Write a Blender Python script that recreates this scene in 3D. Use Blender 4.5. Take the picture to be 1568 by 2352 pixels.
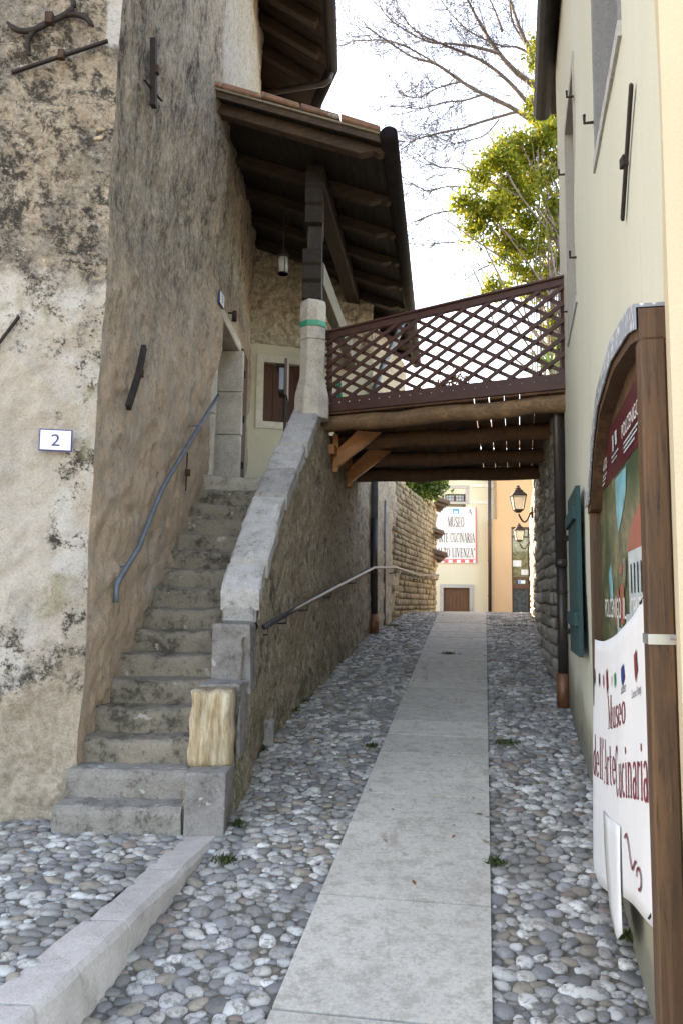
import bpy, bmesh, math, random
import numpy as np
from mathutils import Vector, Matrix

for o in list(bpy.data.objects): bpy.data.objects.remove(o)
SC = bpy.context.scene
COL = SC.collection
random.seed(7); RNG = np.random.default_rng(7)

# ------------------------------------------------------------------ camera
F, CX, CY = 1850., 784., 1176.                 # focal length and centre in a 1568 x 2352 picture
EYE = np.array([0, 0, 1.85]); PITCH = math.atan(209/1850.); ROLL = 0.012
_r = np.array([1, 0, 0.]); FW = np.array([0, math.cos(PITCH), math.sin(PITCH)]); _u = np.array([0, -math.sin(PITCH), math.cos(PITCH)])
RT = _r*math.cos(ROLL)+_u*math.sin(ROLL); UP = _u*math.cos(ROLL)-_r*math.sin(ROLL)
cd = bpy.data.cameras.new('camera'); cam = bpy.data.objects.new('camera', cd); COL.objects.link(cam)
cd.sensor_fit = 'VERTICAL'; cd.sensor_height = 36; cd.lens = F/2352*36; cd.clip_start = .05; cd.clip_end = 2000
m = Matrix.Identity(4)
for i in range(3): m[i][0] = RT[i]; m[i][1] = UP[i]; m[i][2] = -FW[i]; m[i][3] = EYE[i]
cam.matrix_world = m; SC.camera = cam

# ------------------------------------------------------------------ sky, sun, exposure
SUN_AZ, SUN_EL = math.radians(-50), math.radians(34)      # azimuth measured from +Y towards +X
w = bpy.data.worlds.new('World'); SC.world = w; w.use_nodes = True
nt = w.node_tree; bg = nt.nodes['Background']
sky = nt.nodes.new('ShaderNodeTexSky'); sky.sky_type = 'NISHITA'; sky.sun_disc = False
sky.sun_elevation = SUN_EL; sky.sun_rotation = SUN_AZ; sky.dust_density = 1.5; sky.air_density = 1.0; sky.ozone_density = 1.0
nt.links.new(sky.outputs[0], bg.inputs[0]); bg.inputs[1].default_value = 0.15
sd = bpy.data.lights.new('sun', 'SUN'); sun = bpy.data.objects.new('sun', sd); COL.objects.link(sun)
sd.energy = 4.0; sd.angle = math.radians(.5); sd.color = (1, .93, .82)
sv = Vector((math.sin(SUN_AZ)*math.cos(SUN_EL), math.cos(SUN_AZ)*math.cos(SUN_EL), math.sin(SUN_EL)))
sun.rotation_euler = sv.to_track_quat('Z', 'Y').to_euler(); sun.location = (-20, 5, 30)
vs = SC.view_settings; vs.view_transform = 'Standard'; vs.look = 'None'; vs.gamma = 1; vs.use_curve_mapping = False
vs.exposure = 2.95
try:
    vs.use_white_balance = True; vs.white_balance_temperature = 8800; vs.white_balance_tint = 16
except Exception: pass
SC.render.engine = 'CYCLES'; SC.cycles.max_bounces = 7; SC.cycles.diffuse_bounces = 5

# ------------------------------------------------------------------ pixels to places
def ray(x, y): return FW + RT*(x-CX)/F - UP*(y-CY)/F
def plane(x, y, P, n):
    d = ray(x, y); P = np.array(P, float); n = np.array(n, float)
    return EYE + d*((P-EYE)@n)/(d@n)
def atY(x, y, Y): return plane(x, y, (0, Y, 0), (0, 1, 0))
def atZ(x, y, Z): return plane(x, y, (0, 0, Z), (0, 0, 1))
def onwall(x, y, A, B, off=0.):
    d = np.array([B[0]-A[0], B[1]-A[1]]); d /= np.linalg.norm(d); n = np.array([d[1], -d[0]])
    return plane(x, y, (A[0]+n[0]*off, A[1]+n[1]*off, 0), (n[0], n[1], 0))
HX, HY, SL = .1742, .9847, .12523               # heading and slope of the lane
def gz(X, Y):                                   # height of the lane: flat, ramp, flat
    t = HX*X+HY*Y
    a = 13.45-.35*np.log1p(np.exp(np.clip((13.45-t)/.35, -60, 60)))
    a = 1.9+.3*np.log1p(np.exp(np.clip((a-1.9)/.3, -60, 60)))
    return SL*a

# ------------------------------------------------------------------ noise on numpy arrays
def _hash(i, j, k):
    n = (i*374761393 + j*668265263 + k*1274126177) & 0x7fffffff
    n = ((n ^ (n >> 13))*1274126177) & 0x7fffffff
    return ((n ^ (n >> 16)) & 0xffff)/65535.
def vnoise(p):
    p = np.asarray(p, float); i = np.floor(p).astype(np.int64); f = p-i; f = f*f*(3-2*f); r = 0
    for a in (0, 1):
        for b in (0, 1):
            for c in (0, 1):
                wgt = np.abs(1-a-f[..., 0])*np.abs(1-b-f[..., 1])*np.abs(1-c-f[..., 2])
                r = r + wgt*_hash(i[..., 0]+a, i[..., 1]+b, i[..., 2]+c)
    return r*2-1
def cross3(a, b): return np.array((a[1]*b[2]-a[2]*b[1], a[2]*b[0]-a[0]*b[2], a[0]*b[1]-a[1]*b[0]))
def fbm(p, o=4):
    p = np.asarray(p, float); r = 0; a = 1.
    for k in range(o): r = r + a*vnoise(p*2**k+k*17.3); a *= .5
    return r

# ------------------------------------------------------------------ materials
class MT:
    def __init__(s, name, rough=.85, spec=.3):
        s.m = bpy.data.materials.new(name); s.m.use_nodes = True; s.t = s.m.node_tree; s.b = s.t.nodes['Principled BSDF']
        s.b.inputs['Roughness'].default_value = rough; s.b.inputs['Specular IOR Level'].default_value = spec
        s.tc = s.t.nodes.new('ShaderNodeTexCoord'); s.co = s.tc.outputs['Object']
    def n(s, t, **k):
        nd = s.t.nodes.new(t)
        for a, v in k.items(): setattr(nd, a, v)
        return nd
    def set(s, sock, v):
        if isinstance(v, bpy.types.NodeSocket): s.t.links.new(v, sock)
        elif v is not None:
            if isinstance(v, (tuple, list)) and len(v) == 3 and sock.type == 'RGBA': v = (*v, 1)
            sock.default_value = v
    def map(s, scale=(1, 1, 1), loc=(0, 0, 0), rot=(0, 0, 0), vec=None):
        nd = s.n('ShaderNodeMapping'); s.set(nd.inputs[0], vec or s.co); nd.inputs['Scale'].default_value = scale
        nd.inputs['Location'].default_value = loc; nd.inputs['Rotation'].default_value = rot; return nd.outputs[0]
    def noise(s, scale, detail=4, rough=.6, vec=None, dist=0):
        nd = s.n('ShaderNodeTexNoise'); s.set(nd.inputs['Vector'], vec or s.co); nd.inputs['Scale'].default_value = scale
        nd.inputs['Detail'].default_value = detail; nd.inputs['Roughness'].default_value = rough; nd.inputs['Distortion'].default_value = dist
        return nd.outputs['Fac']
    def vor(s, scale, vec=None, feature='F1', out='Distance', rnd=1):
        nd = s.n('ShaderNodeTexVoronoi', feature=feature); s.set(nd.inputs['Vector'], vec or s.co); nd.inputs['Scale'].default_value = scale
        nd.inputs['Randomness'].default_value = rnd; return nd.outputs[out]
    def step(s, f, a, b, lo=0., hi=1.):
        nd = s.n('ShaderNodeMapRange', interpolation_type='SMOOTHSTEP'); s.set(nd.inputs[0], f)
        for i, v in enumerate((a, b, lo, hi), 1): nd.inputs[i].default_value = v
        return nd.outputs[0]
    def ramp(s, f, stops, const=False):
        nd = s.n('ShaderNodeValToRGB'); s.set(nd.inputs[0], f); e = nd.color_ramp.elements
        if const: nd.color_ramp.interpolation = 'CONSTANT'
        while len(e) < len(stops): e.new(.5)
        for el, (p, c) in zip(e, stops): el.position = p; el.color = (*c, 1)
        return nd.outputs[0]
    def mix(s, f, a, b, mode='MIX'):
        nd = s.n('ShaderNodeMix', data_type='RGBA', blend_type=mode); s.set(nd.inputs[0], f); s.set(nd.inputs[6], a); s.set(nd.inputs[7], b); return nd.outputs[2]
    def math(s, op, a, b=0.):
        nd = s.n('ShaderNodeMath', operation=op); s.set(nd.inputs[0], a); s.set(nd.inputs[1], b); return nd.outputs[0]
    def xyz(s):
        nd = s.n('ShaderNodeSeparateXYZ'); s.set(nd.inputs[0], s.co); return nd.outputs
    def bump(s, h, strength=.5, dist=.02):
        nd = s.n('ShaderNodeBump'); s.set(nd.inputs['Height'], h); nd.inputs['Strength'].default_value = strength; nd.inputs['Distance'].default_value = dist
        s.set(s.b.inputs['Normal'], nd.outputs[0]); return s
    def col(s, c): s.set(s.b.inputs['Base Color'], c); return s
    def rough(s, v): s.set(s.b.inputs['Roughness'], v); return s

def plaster(name, base, dark, light, streak=1., patch=3., amt=(.5, .7), grain=60, bump=.5, extra=None, spec=.2):
    t = MT(name, .93, spec)
    v = t.map((1, 1, 1/streak))
    a = t.noise(patch, 7, .65, v, .3); b = t.noise(patch*5.3, 6, .7, v); g = t.noise(grain, 3, .7)
    c = t.mix(t.step(a, .35, .65), base, light)
    c = t.mix(t.step(t.math('ADD', t.math('MULTIPLY', a, .55), t.math('MULTIPLY', b, .45)), amt[0], amt[1]), c, dark)
    c = t.mix(t.step(g, .3, .75, .0, .45), c, dark)
    if extra: c = extra(t, c)
    if bump > .7: gr = t.noise(24, 9, .88, t.map((1, 1, .55))); c = t.mix(t.step(gr, .52, .58, 0, .65), c, dark); c = t.mix(t.step(gr, .475, .42, 0, .55), c, tuple(min(.8, q*1.35) for q in light))
    t.col(c); h = t.math('ADD', t.math('MULTIPLY', g, .5), t.math('ADD', b, t.math('MULTIPLY', t.noise(grain*2.7, 2), .3)))
    t.bump(h, bump, .02); return t.m

def M_front():
    t = MT('weathered_front_plaster', .95, .15); z = t.xyz()[2]; x = t.xyz()[0]
    n1 = t.noise(1.6, 6, .65, None, .4); n2 = t.noise(7, 8, .72, None, .3); n3 = t.noise(26, 6, .75); n4 = t.noise(90, 3, .7); n5 = t.noise(3.3, 5, .6, t.map(loc=(9, 2, 4)))
    zz = t.math('ADD', z, t.math('MULTIPLY', t.math('SUBTRACT', n1, .5), 1.3))
    zz = t.math('ADD', zz, t.math('MULTIPLY', t.math('SUBTRACT', n2, .5), .5))
    n6 = t.noise(11, 10, .78, None, .2); n7 = t.noise(48, 6, .8); n8 = t.noise(4.2, 8, .7, t.map(loc=(5, 1, 7)), .3)
    cream = t.mix(t.step(n6, .38, .6), (.58, .475, .36), (.42, .34, .255))
    up = t.mix(t.step(n5, .45, .6), cream, (.33, .285, .235))
    up = t.mix(t.step(n7, .5, .66, 0, .7), up, (.17, .14, .11))
    dk = t.math('ADD', t.math('MULTIPLY', n6, .62), t.math('ADD', t.math('MULTIPLY', n7, .2), t.math('MULTIPLY', n8, .45)))
    up = t.mix(t.step(t.math('ADD', dk, t.math('MULTIPLY', t.math('SUBTRACT', n1, .5), .25)), .615, .70), up, (.062, .054, .045))
    up = t.mix(t.math('MULTIPLY', t.step(t.noise(6.5, 6, .65, t.map((1, 1, 1.5), (3, 7, 1))), .645, .67), t.step(n7, .3, .45)), up, (.66, .61, .54))
    crk = t.vor(5.5, t.map(vec=None, scale=(1, 1, 1.6)), 'DISTANCE_TO_EDGE'); up = t.mix(t.math('MULTIPLY', t.step(crk, .02, .0), t.step(n8, .45, .55)), up, (.05, .042, .034))
    wl = t.math('MULTIPLY', t.math('MULTIPLY', t.step(t.math('ADD', x, t.math('MULTIPLY', n6, .12)), .02, .05), t.step(t.math('ADD', z, t.math('MULTIPLY', n8, .3)), 5.05, 5.1)), t.step(t.math('ADD', z, t.math('MULTIPLY', n6, .3)), 5.62, 5.56))
    up = t.mix(wl, up, (.72, .69, .65))
    low = t.mix(t.step(n5, .42, .58), (.78, .73, .67), (.68, .59, .49))
    low = t.mix(t.step(n8, .53, .62), low, (.58, .52, .44))
    sp_ = t.math('ADD', t.math('MULTIPLY', n7, .42), t.math('MULTIPLY', n8, .6))
    low = t.mix(t.step(sp_, .535, .585), low, (.075, .068, .06))
    low = t.mix(t.step(t.noise(2.2, 3, .5, t.map(loc=(1, 1, 8))), .60, .68, 0, .7), low, (.46, .41, .26))
    c = t.mix(t.step(zz, 3.15, 3.45), low, up)
    # smooth repaired beige patch and the grey-brown rough foot
    px = t.math('ADD', x, t.math('MULTIPLY', t.math('SUBTRACT', n2, .5), .35))
    pz = t.math('MULTIPLY', t.step(zz, 1.15, 1.4), t.step(zz, 3.0, 2.8))
    c = t.mix(t.math('MULTIPLY', t.step(px, -.17, -.23), pz), c, (.74, .66, .57))
    foot = t.mix(t.step(n3, .35, .65), (.70, .59, .47), (.50, .41, .31))
    c = t.mix(t.step(zz, .92, .78), c, foot)
    band = t.math('MULTIPLY', t.step(zz, .72, .85), t.step(zz, 1.03, .9))
    c = t.mix(t.math('MULTIPLY', band, t.step(n3, .4, .55)), c, (.085, .075, .062))
    c = t.mix(t.step(n4, .35, .8, 0, .35), c, (.1, .085, .07))
    gr = t.noise(27, 9, .88); gf = t.step(zz, 2.6, 3.6, .35, 1); c = t.mix(t.math('MULTIPLY', t.step(gr, .53, .59, 0, .5), gf), c, (.12, .10, .085)); c = t.mix(t.step(gr, .475, .42, 0, .4), c, (.78, .71, .63))
    t.col(c); t.bump(t.math('ADD', t.math('MULTIPLY', n4, .8), t.math('ADD', t.math('MULTIPLY', n7, 1.2), t.math('MULTIPLY', n6, 2.2))), .9, .025); return t.m

def M_side():
    t = MT('weathered_side_plaster', .95, .15); z = t.xyz()[2]; y = t.xyz()[1]
    v = t.map((1, 1, .42)); v2 = t.map((1, 1, .25)); n1 = t.noise(1.5, 6, .65); s1 = t.noise(4.2, 10, .78, v, .2); s2 = t.noise(26, 7, .8, v2); g = t.noise(75, 4, .8); n2 = t.noise(9, 8, .78); n3 = t.noise(2.6, 7, .7, t.map((1, 1, .6), (4, 2, 9)), .3)
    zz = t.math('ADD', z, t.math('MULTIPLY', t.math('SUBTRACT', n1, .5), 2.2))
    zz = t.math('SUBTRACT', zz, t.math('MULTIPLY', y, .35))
    tan = t.mix(t.step(n2, .38, .62), (.80, .60, .44), (.72, .54, .395))
    tan = t.mix(t.step(n3, .50, .56), tan, (.66, .53, .42))
    tan = t.mix(t.step(n3, .60, .64), tan, (.72, .61, .50))
    tan = t.mix(t.step(t.math('ADD', t.math('MULTIPLY', n2, .5), t.math('MULTIPLY', s2, .5)), .575, .63), tan, (.16, .125, .095))
    grey = t.mix(t.step(s1, .40, .58), (.56, .47, .365), (.36, .31, .25))
    grey = t.mix(t.step(s2, .40, .66, 0, .6), grey, (.19, .165, .135))
    grey = t.mix(t.step(t.math('ADD', t.math('MULTIPLY', s1, .58), t.math('MULTIPLY', s2, .42)), .505, .59), grey, (.072, .067, .057))
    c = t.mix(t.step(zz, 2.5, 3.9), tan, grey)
    pale = t.mix(t.step(s1, .45, .7), (.55, .53, .48), (.42, .36, .26))
    far = t.math('MULTIPLY', t.step(y, 2.55, 2.85), t.step(z, 5.9, 6.6))
    c = t.mix(far, c, pale)
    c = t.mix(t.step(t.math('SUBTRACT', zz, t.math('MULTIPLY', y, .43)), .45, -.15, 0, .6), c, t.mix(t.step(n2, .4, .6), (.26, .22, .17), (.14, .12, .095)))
    gr = t.noise(24, 9, .88, t.map((1, 1, .7))); gf = t.step(zz, 2.0, 3.4, .4, 1); c = t.mix(t.math('MULTIPLY', t.step(gr, .52, .58, 0, .55), gf), c, (.15, .115, .085)); c = t.mix(t.step(gr, .475, .42, 0, .5), c, (.80, .67, .53)); pk = t.noise(13, 5, .7, t.map((1, 1, .45), (2, 8, 3))); c = t.mix(t.step(pk, .64, .68, 0, .5), c, (.16, .125, .095)); c = t.mix(t.step(pk, .36, .33, 0, .5), c, (.74, .66, .55)); c = t.mix(t.step(g, .4, .8, 0, .28), c, (.12, .09, .065))
    t.col(c); t.bump(t.math('ADD', g, t.math('ADD', t.math('MULTIPLY', s2, 1.3), t.math('MULTIPLY', n2, 1.6))), .95, .025); return t.m

def wood(name, c1, c2, c3, axis=0, scale=1., rough=.7, spec=.3, bump=.4):
    t = MT(name, rough, spec); sc = [14*scale]*3; sc[axis] = .9*scale
    v = t.map(tuple(sc)); a = t.noise(1.4, 6, .65, v, .8); b = t.noise(5, 4, .7, v); k = t.noise(1.3, 3)
    c = t.mix(t.step(a, .35, .62), c1, c2); c = t.mix(t.step(b, .5, .72), c, c3); c = t.mix(t.step(k, .45, .7, 0, .5), c, c3)
    t.col(c); t.bump(t.math('ADD', a, b), bump, .006); return t.m

def stone(name, c1, c2, dark, patch=4, amt=(.5, .64), grain=55, bump=.5, isl=0., lichen=None):
    t = MT(name, .9, .25); a = t.noise(patch, 6, .65, None, .3); b = t.noise(patch*5, 6, .7); g = t.noise(grain, 3, .75)
    c = t.mix(t.step(a, .38, .62), c1, c2)
    c = t.mix(t.step(t.math('ADD', t.math('MULTIPLY', a, .5), t.math('MULTIPLY', b, .5)), *amt), c, dark)
    c = t.mix(t.step(g, .35, .78, 0, .4), c, dark)
    if lichen: c = t.mix(t.step(t.noise(8, 4, .6, t.map(loc=(4, 4, 4))), .63, .67), c, lichen)
    if isl:
        r = t.n('ShaderNodeObjectInfo').outputs['Random']; gi = t.n('ShaderNodeNewGeometry').outputs['Random Per Island']
        q = t.math('FRACT', t.math('ADD', r, gi)); f = t.step(q, 0, 1, 1-isl, 1+isl)
        hs = t.n('ShaderNodeHueSaturation'); t.set(hs.inputs['Value'], f); t.set(hs.inputs['Color'], c); c = hs.outputs[0]
    t.col(c); t.bump(t.math('ADD', b, t.math('MULTIPLY', g, .8)), bump, .015); return t.m

def flat(name, c, rough=.6, spec=.3, metal=0, var=.12, scale=9, bump=.1):
    t = MT(name, rough, spec); t.b.inputs['Metallic'].default_value = metal
    a = t.noise(scale, 5, .65); k = t.mix(t.step(a, .3, .7), tuple(x*(1-var) for x in c), tuple(min(1, x*(1+var)) for x in c))
    t.col(k); t.bump(t.noise(scale*9, 3), bump, .003); return t.m

def M_cobble():
    t = MT('river_cobble', .72, .4)
    r = t.n('ShaderNodeObjectInfo').outputs['Random']; gi = t.n('ShaderNodeNewGeometry').outputs['Random Per Island']
    q = t.math('FRACT', t.math('ADD', r, gi)); q2 = t.math('FRACT', t.math('MULTIPLY', q, 37.7))
    ramp = t.ramp(q, [(0, (.46, .455, .435)), (.18, (.31, .305, .295)), (.34, (.205, .205, .21)), (.46, (.385, .365, .335)), (.60, (.15, .15, .15)), (.70, (.26, .225, .18)), (.79, (.53, .525, .50)), (.88, (.24, .24, .245)), (.965, (.24, .175, .145))], True)
    hs = t.n('ShaderNodeHueSaturation'); t.set(hs.inputs['Value'], t.step(q2, 0, 1, .8, 1.18)); t.set(hs.inputs['Color'], ramp)
    wc = t.n('ShaderNodeNewGeometry').outputs['Position']; n = t.noise(24, 7, .75, wc); k = t.noise(130, 3, .7, wc); c = t.mix(t.step(n, .47, .60, 0, .8), hs.outputs[0], (.17, .15, .125)); c = t.mix(t.step(k, .5, .8, 0, .35), c, (.42, .41, .38)); c = t.mix(t.step(t.noise(1.7, 5, .6, wc), .5, .62, 0, .45), c, (.15, .14, .12))
    t.col(c); t.bump(t.math('ADD', n, k), .35, .006); t.rough(t.step(n, .3, .7, .6, .85)); return t.m

def M_pave():
    t = MT('paving_slab_stone', .85, .25); a = t.noise(2.1, 6, .7, None, .5); b = t.noise(11, 6, .7); g = t.noise(240, 2, .6)
    r = t.n('ShaderNodeObjectInfo').outputs['Random']
    c = t.mix(t.step(a, .38, .62), (.54, .51, .45), (.465, .44, .39)); c = t.mix(t.step(b, .47, .62, 0, .65), c, (.32, .29, .24)); c = t.mix(t.step(g, .45, .75, 0, .6), c, (.26, .245, .215)); gq = t.noise(46, 8, .88); c = t.mix(t.step(gq, .51, .57, 0, .45), c, (.27, .245, .205)); c = t.mix(t.step(gq, .475, .42, 0, .4), c, (.58, .56, .51))
    c = t.mix(t.step(t.noise(3.1, 4, .7, t.map((1, .35, 1), (3, 5, 0)), .6), .6, .72, 0, .55), c, (.25, .205, .155))
    hs = t.n('ShaderNodeHueSaturation'); t.set(hs.inputs['Value'], t.step(r, 0, 1, .93, 1.06)); t.set(hs.inputs['Color'], c)
    t.col(hs.outputs[0]); t.bump(t.math('ADD', g, b), .2, .004); return t.m

def leafmat(name, c1, c2, c3, trans=.45):
    t = MT(name, .5, .4); gi = t.n('ShaderNodeNewGeometry').outputs['Random Per Island']
    c = t.ramp(gi, [(0, c1), (.5, c2), (1, c3)]); t.col(c)
    tr = t.n('ShaderNodeBsdfTranslucent'); t.set(tr.inputs[0], c); mx = t.n('ShaderNodeMixShader'); mx.inputs[0].default_value = trans
    out = t.t.nodes['Material Output']; t.t.links.new(t.b.outputs[0], mx.inputs[1]); t.t.links.new(tr.outputs[0], mx.inputs[2]); t.t.links.new(mx.outputs[0], out.inputs[0]); return t.m

def glassmat(name, tint=(.9, .95, .95), rough=.05, alpha=.35):
    t = MT(name, rough, .6); t.col(tint); t.b.inputs['Alpha'].default_value = alpha; return t.m

def moss(t, c):
    z = t.math('SUBTRACT', t.xyz()[2], t.math('MULTIPLY', t.xyz()[1], .125)); return t.mix(t.math('MULTIPLY', t.step(z, .7, .1), t.step(t.noise(3, 5, .7), .4, .6, 0, .8)), c, (.13, .13, .075))
def foot_dirt(t, c):
    z = t.xyz()[2]; x = t.xyz()[1]
    zr = t.math('SUBTRACT', z, t.math('MULTIPLY', x, .125)); zr = t.math('ADD', zr, t.math('MULTIPLY', t.math('SUBTRACT', t.noise(3, 5, .6), .5), .45))
    c = t.mix(t.step(zr, .55, .3), c, (.30, .28, .20)); return t.mix(t.step(zr, .3, .12), c, (.19, .185, .15))

M = {}
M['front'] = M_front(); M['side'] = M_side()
M['flank'] = plaster('flank_plaster', (.34, .27, .195), (.085, .07, .054), (.46, .39, .30), 1.6, 2.6, (.5, .64), 45, .95, moss)
M['rubble'] = plaster('rubble_render', (.46, .395, .30), (.12, .098, .07), (.54, .475, .38), 1, 3, (.52, .66), 40, .8)
M['cream'] = plaster('porch_cream_paint', (.56, .52, .385), (.40, .36, .26), (.62, .58, .46), 2, 1.6, (.56, .75), 90, .15)
M['frame'] = flat('pale_window_surround', (.60, .565, .47), .8)
M['right'] = plaster('pale_green_plaster', (.545, .545, .44), (.40, .40, .33), (.59, .59, .495), 7, 2.2, (.55, .78), 120, .08, foot_dirt)
M['ochre'] = plaster('ochre_plaster', (.52, .44, .31), (.42, .36, .25), (.56, .48, .35), 3, 1.5, (.55, .8), 120, .08)
M['yellow'] = plaster('pale_yellow_plaster', (.60, .58, .45), (.51, .49, .38), (.64, .62, .50), 3, .6, (.58, .8), 60, .06)
M['orange'] = plaster('apricot_plaster', (.58, .38, .22), (.51, .33, .19), (.62, .42, .25), 3, .6, (.58, .8), 60, .06)
M['white'] = flat('white_trim', (.66, .65, .6), .8)
M['greystone'] = stone('grey_frame_stone', (.40, .40, .39), (.46, .46, .45), (.27, .27, .26), 5)
M['step'] = stone('worn_step_stone', (.26, .228, .182), (.20, .178, .142), (.075, .067, .054), 4.5, (.49, .61), 60, .7, 0, (.34, .32, .28))
M['steptop'] = stone('bluish_step_stone', (.28, .262, .24), (.225, .21, .19), (.11, .10, .088), 6, (.5, .64), 60, .6, 0, (.4, .39, .36))
M['riser'] = stone('pale_landing_stone', (.42, .39, .33), (.33, .31, .26), (.15, .14, .11), 6, (.52, .66))
M['coping'] = stone('pale_coping_stone', (.47, .46, .455), (.38, .365, .35), (.17, .155, .14), 6, (.52, .68), 60, .7, .16, (.48, .47, .45))
M['endstone'] = stone('grey_parapet_block', (.30, .285, .275), (.235, .22, .21), (.11, .10, .09), 7, (.51, .66), 60, .9, .1, (.42, .41, .39))
M['column'] = stone('column_limestone', (.62, .58, .51), (.50, .46, .40), (.22, .19, .155), 7, (.55, .7), 55, .8)
M['ribbed'] = None
t = MT('eroded_yellow_stone', .9, .2); v = t.map((1, 1, .16)); a = t.noise(14, 6, .7, v, .5); b = t.noise(45, 4, .7, v)
t.col(t.mix(t.step(b, .5, .7, 0, .6), t.ramp(a, [(.25, (.13, .09, .055)), (.42, (.40, .30, .185)), (.58, (.54, .465, .34)), (.8, (.58, .53, .43))]), (.2, .14, .08))); t.bump(t.math('ADD', a, b), .9, .02); M['ribbed'] = t.m
M['kerb'] = stone('pinkish_kerb_stone', (.52, .485, .46), (.44, .405, .38), (.25, .205, .175), 5, (.54, .72), 70, .5, .06)
M['cobble'] = M_cobble(); M['pave'] = M_pave()
M['mortar'] = plaster('cobble_bedding', (.135, .122, .10), (.07, .063, .052), (.22, .205, .175), 1, 2.5, (.5, .7), 70, .7)
M['ground'] = plaster('earth', (.2, .18, .14), (.12, .11, .08), (.25, .22, .18), 1, .5, (.5, .7), 20, .4)
M['wallstone'] = stone('yellowish_wall_stone', (.37, .315, .215), (.29, .25, .175), (.13, .11, .075), 6, (.54, .7), 50, .7, .22)
M['rwallstone'] = stone('grey_rubble_stone', (.42, .40, .36), (.33, .31, .27), (.13, .12, .1), 6, (.54, .7), 50, .8, .22)
M['joint'] = plaster('lime_mortar', (.22, .185, .13), (.11, .095, .065), (.28, .25, .19), 1, 3, (.5, .7), 60, .7)
M['darkwood'] = wood('dark_aged_timber', (.036, .026, .019), (.022, .016, .012), (.012, .009, .008), 1)
M['darkwoodx'] = wood('dark_aged_timber_across', (.058, .040, .027), (.034, .024, .017), (.016, .012, .01), 0)
M['darkwoodz'] = wood('dark_aged_timber_upright', (.06, .052, .045), (.034, .028, .024), (.018, .015, .013), 2)
M['eavewood'] = wood('brown_eave_timber', (.05, .031, .019), (.034, .021, .014), (.018, .012, .009), 0)
M['vergewood'] = wood('weathered_verge_board', (.105, .064, .043), (.062, .04, .028), (.027, .018, .013), 0)
M['palebeam'] = wood('greenish_side_of_beam', (.20, .19, .14), (.15, .14, .105), (.09, .085, .065), 1)
M['fence'] = wood('red_brown_stained_wood', (.085, .034, .026), (.065, .028, .023), (.045, .021, .018), 0, 1, .55, .35, .15)
M['deck'] = wood('deck_board_wood', (.17, .092, .052), (.12, .066, .039), (.06, .037, .024), 1)
M['log'] = wood('old_log_beam', (.27, .16, .085), (.18, .105, .057), (.07, .045, .028), 0)
M['brace'] = wood('new_orange_wood', (.40, .165, .052), (.34, .135, .042), (.26, .1, .033), 0, 1, .5, .4, .15)
M['post'] = wood('oiled_board_timber', (.125, .064, .031), (.07, .037, .02), (.03, .018, .012), 2, 1, .6, .35)
M['doorwood'] = wood('brown_door_wood', (.13, .060, .03), (.10, .046, .024), (.066, .032, .018), 2, 1.5, .5, .4, .15)
M['shutter'] = wood('peeling_teal_paint', (.016, .065, .068), (.012, .048, .055), (.05, .06, .05), 2, 1, .7)
M['innershutter'] = wood('maroon_inner_shutter', (.085, .034, .021), (.07, .028, .018), (.052, .022, .015), 2, .6, .6)
M['tile'] = stone('clay_roof_tile', (.33, .17, .11), (.26, .15, .105), (.12, .085, .065), 7, (.52, .68), 50, .5, .2, (.40, .37, .32))
M['oldtile'] = stone('lichened_clay_tile', (.20, .125, .085), (.15, .11, .08), (.07, .06, .048), 7, (.5, .66), 50, .5, .2)
M['gutter'] = flat('dark_brown_gutter', (.012, .0095, .009), .75, .12, 0, .25)
M['pipe'] = flat('brown_coated_pipe', (.040, .032, .031), .38, .5, .2, .2)
M['copper'] = flat('red_brown_pipe_shoe', (.20, .085, .045), .45, .5, .3, .2)
M['zinc'] = flat('blue_grey_zinc', (.15, .175, .20), .45, .5, .4, .2)
M['iron'] = flat('dark_rusted_iron', (.024, .017, .015), .7, .4, .2, .35, 20, .5)
M['rust'] = flat('rusty_iron', (.05, .028, .018), .8, .3, .1, .35, 20, .5)
M['rail'] = flat('blue_grey_painted_rail', (.125, .15, .18), .45, .5, .2, .25)
M['blackrail'] = flat('charcoal_rail', (.04, .043, .047), .4, .5, .3, .2)
M['steel'] = flat('galvanised_steel', (.42, .43, .43), .4, .5, .7, .15)
M['paper'] = flat('white_enamel', (.72, .71, .69), .5, .4)
M['blue'] = flat('navy_print', (.025, .04, .20), .5)
M['blackp'] = flat('black_print', (.02, .024, .03), .7)
M['maroon'] = flat('maroon_print', (.22, .030, .04), .7)
M['redp'] = flat('soft_red_print', (.62, .13, .14), .7)
M['cyanp'] = flat('blue_print', (.06, .30, .52), .7)
M['greenp'] = flat('green_print', (.05, .30, .16), .7)
t = MT('banner_cloth', .75, .25); a = t.noise(2.5, 4, .6, t.map((1, 1, .4))); t.col(t.mix(t.step(a, .35, .65), (.66, .67, .69), (.72, .72, .73))); t.bump(t.noise(6, 4, .6, t.map((1.5, 1.5, .5))), .25, .02); M['cloth'] = t.m
M['glass'] = glassmat('window_glass', (.35, .45, .5), .05, .55)
M['lampglass'] = glassmat('lamp_glass', (.6, .62, .58), .2, .42)
M['darkglass'] = flat('dark_pane', (.03, .04, .04), .06, .8, 0, .1)
M['skyglass'] = flat('painted_sky_reflection_pane', (.30, .37, .46), .05, .9, 0, .1)  # pale sky reflection painted into the pane's base colour
M['leaf'] = leafmat('evergreen_leaf', (.07, .12, .012), (.20, .24, .02), (.42, .38, .04), .5)
M['leafd'] = leafmat('shrub_leaf', (.03, .07, .015), (.06, .12, .022), (.12, .18, .03), .4)
M['leafo'] = leafmat('autumn_leaf', (.25, .10, .03), (.32, .19, .05), (.30, .06, .03), .4)
M['palm'] = leafmat('palm_frond', (.05, .09, .03), (.07, .12, .035), (.1, .15, .04), .3)
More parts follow.
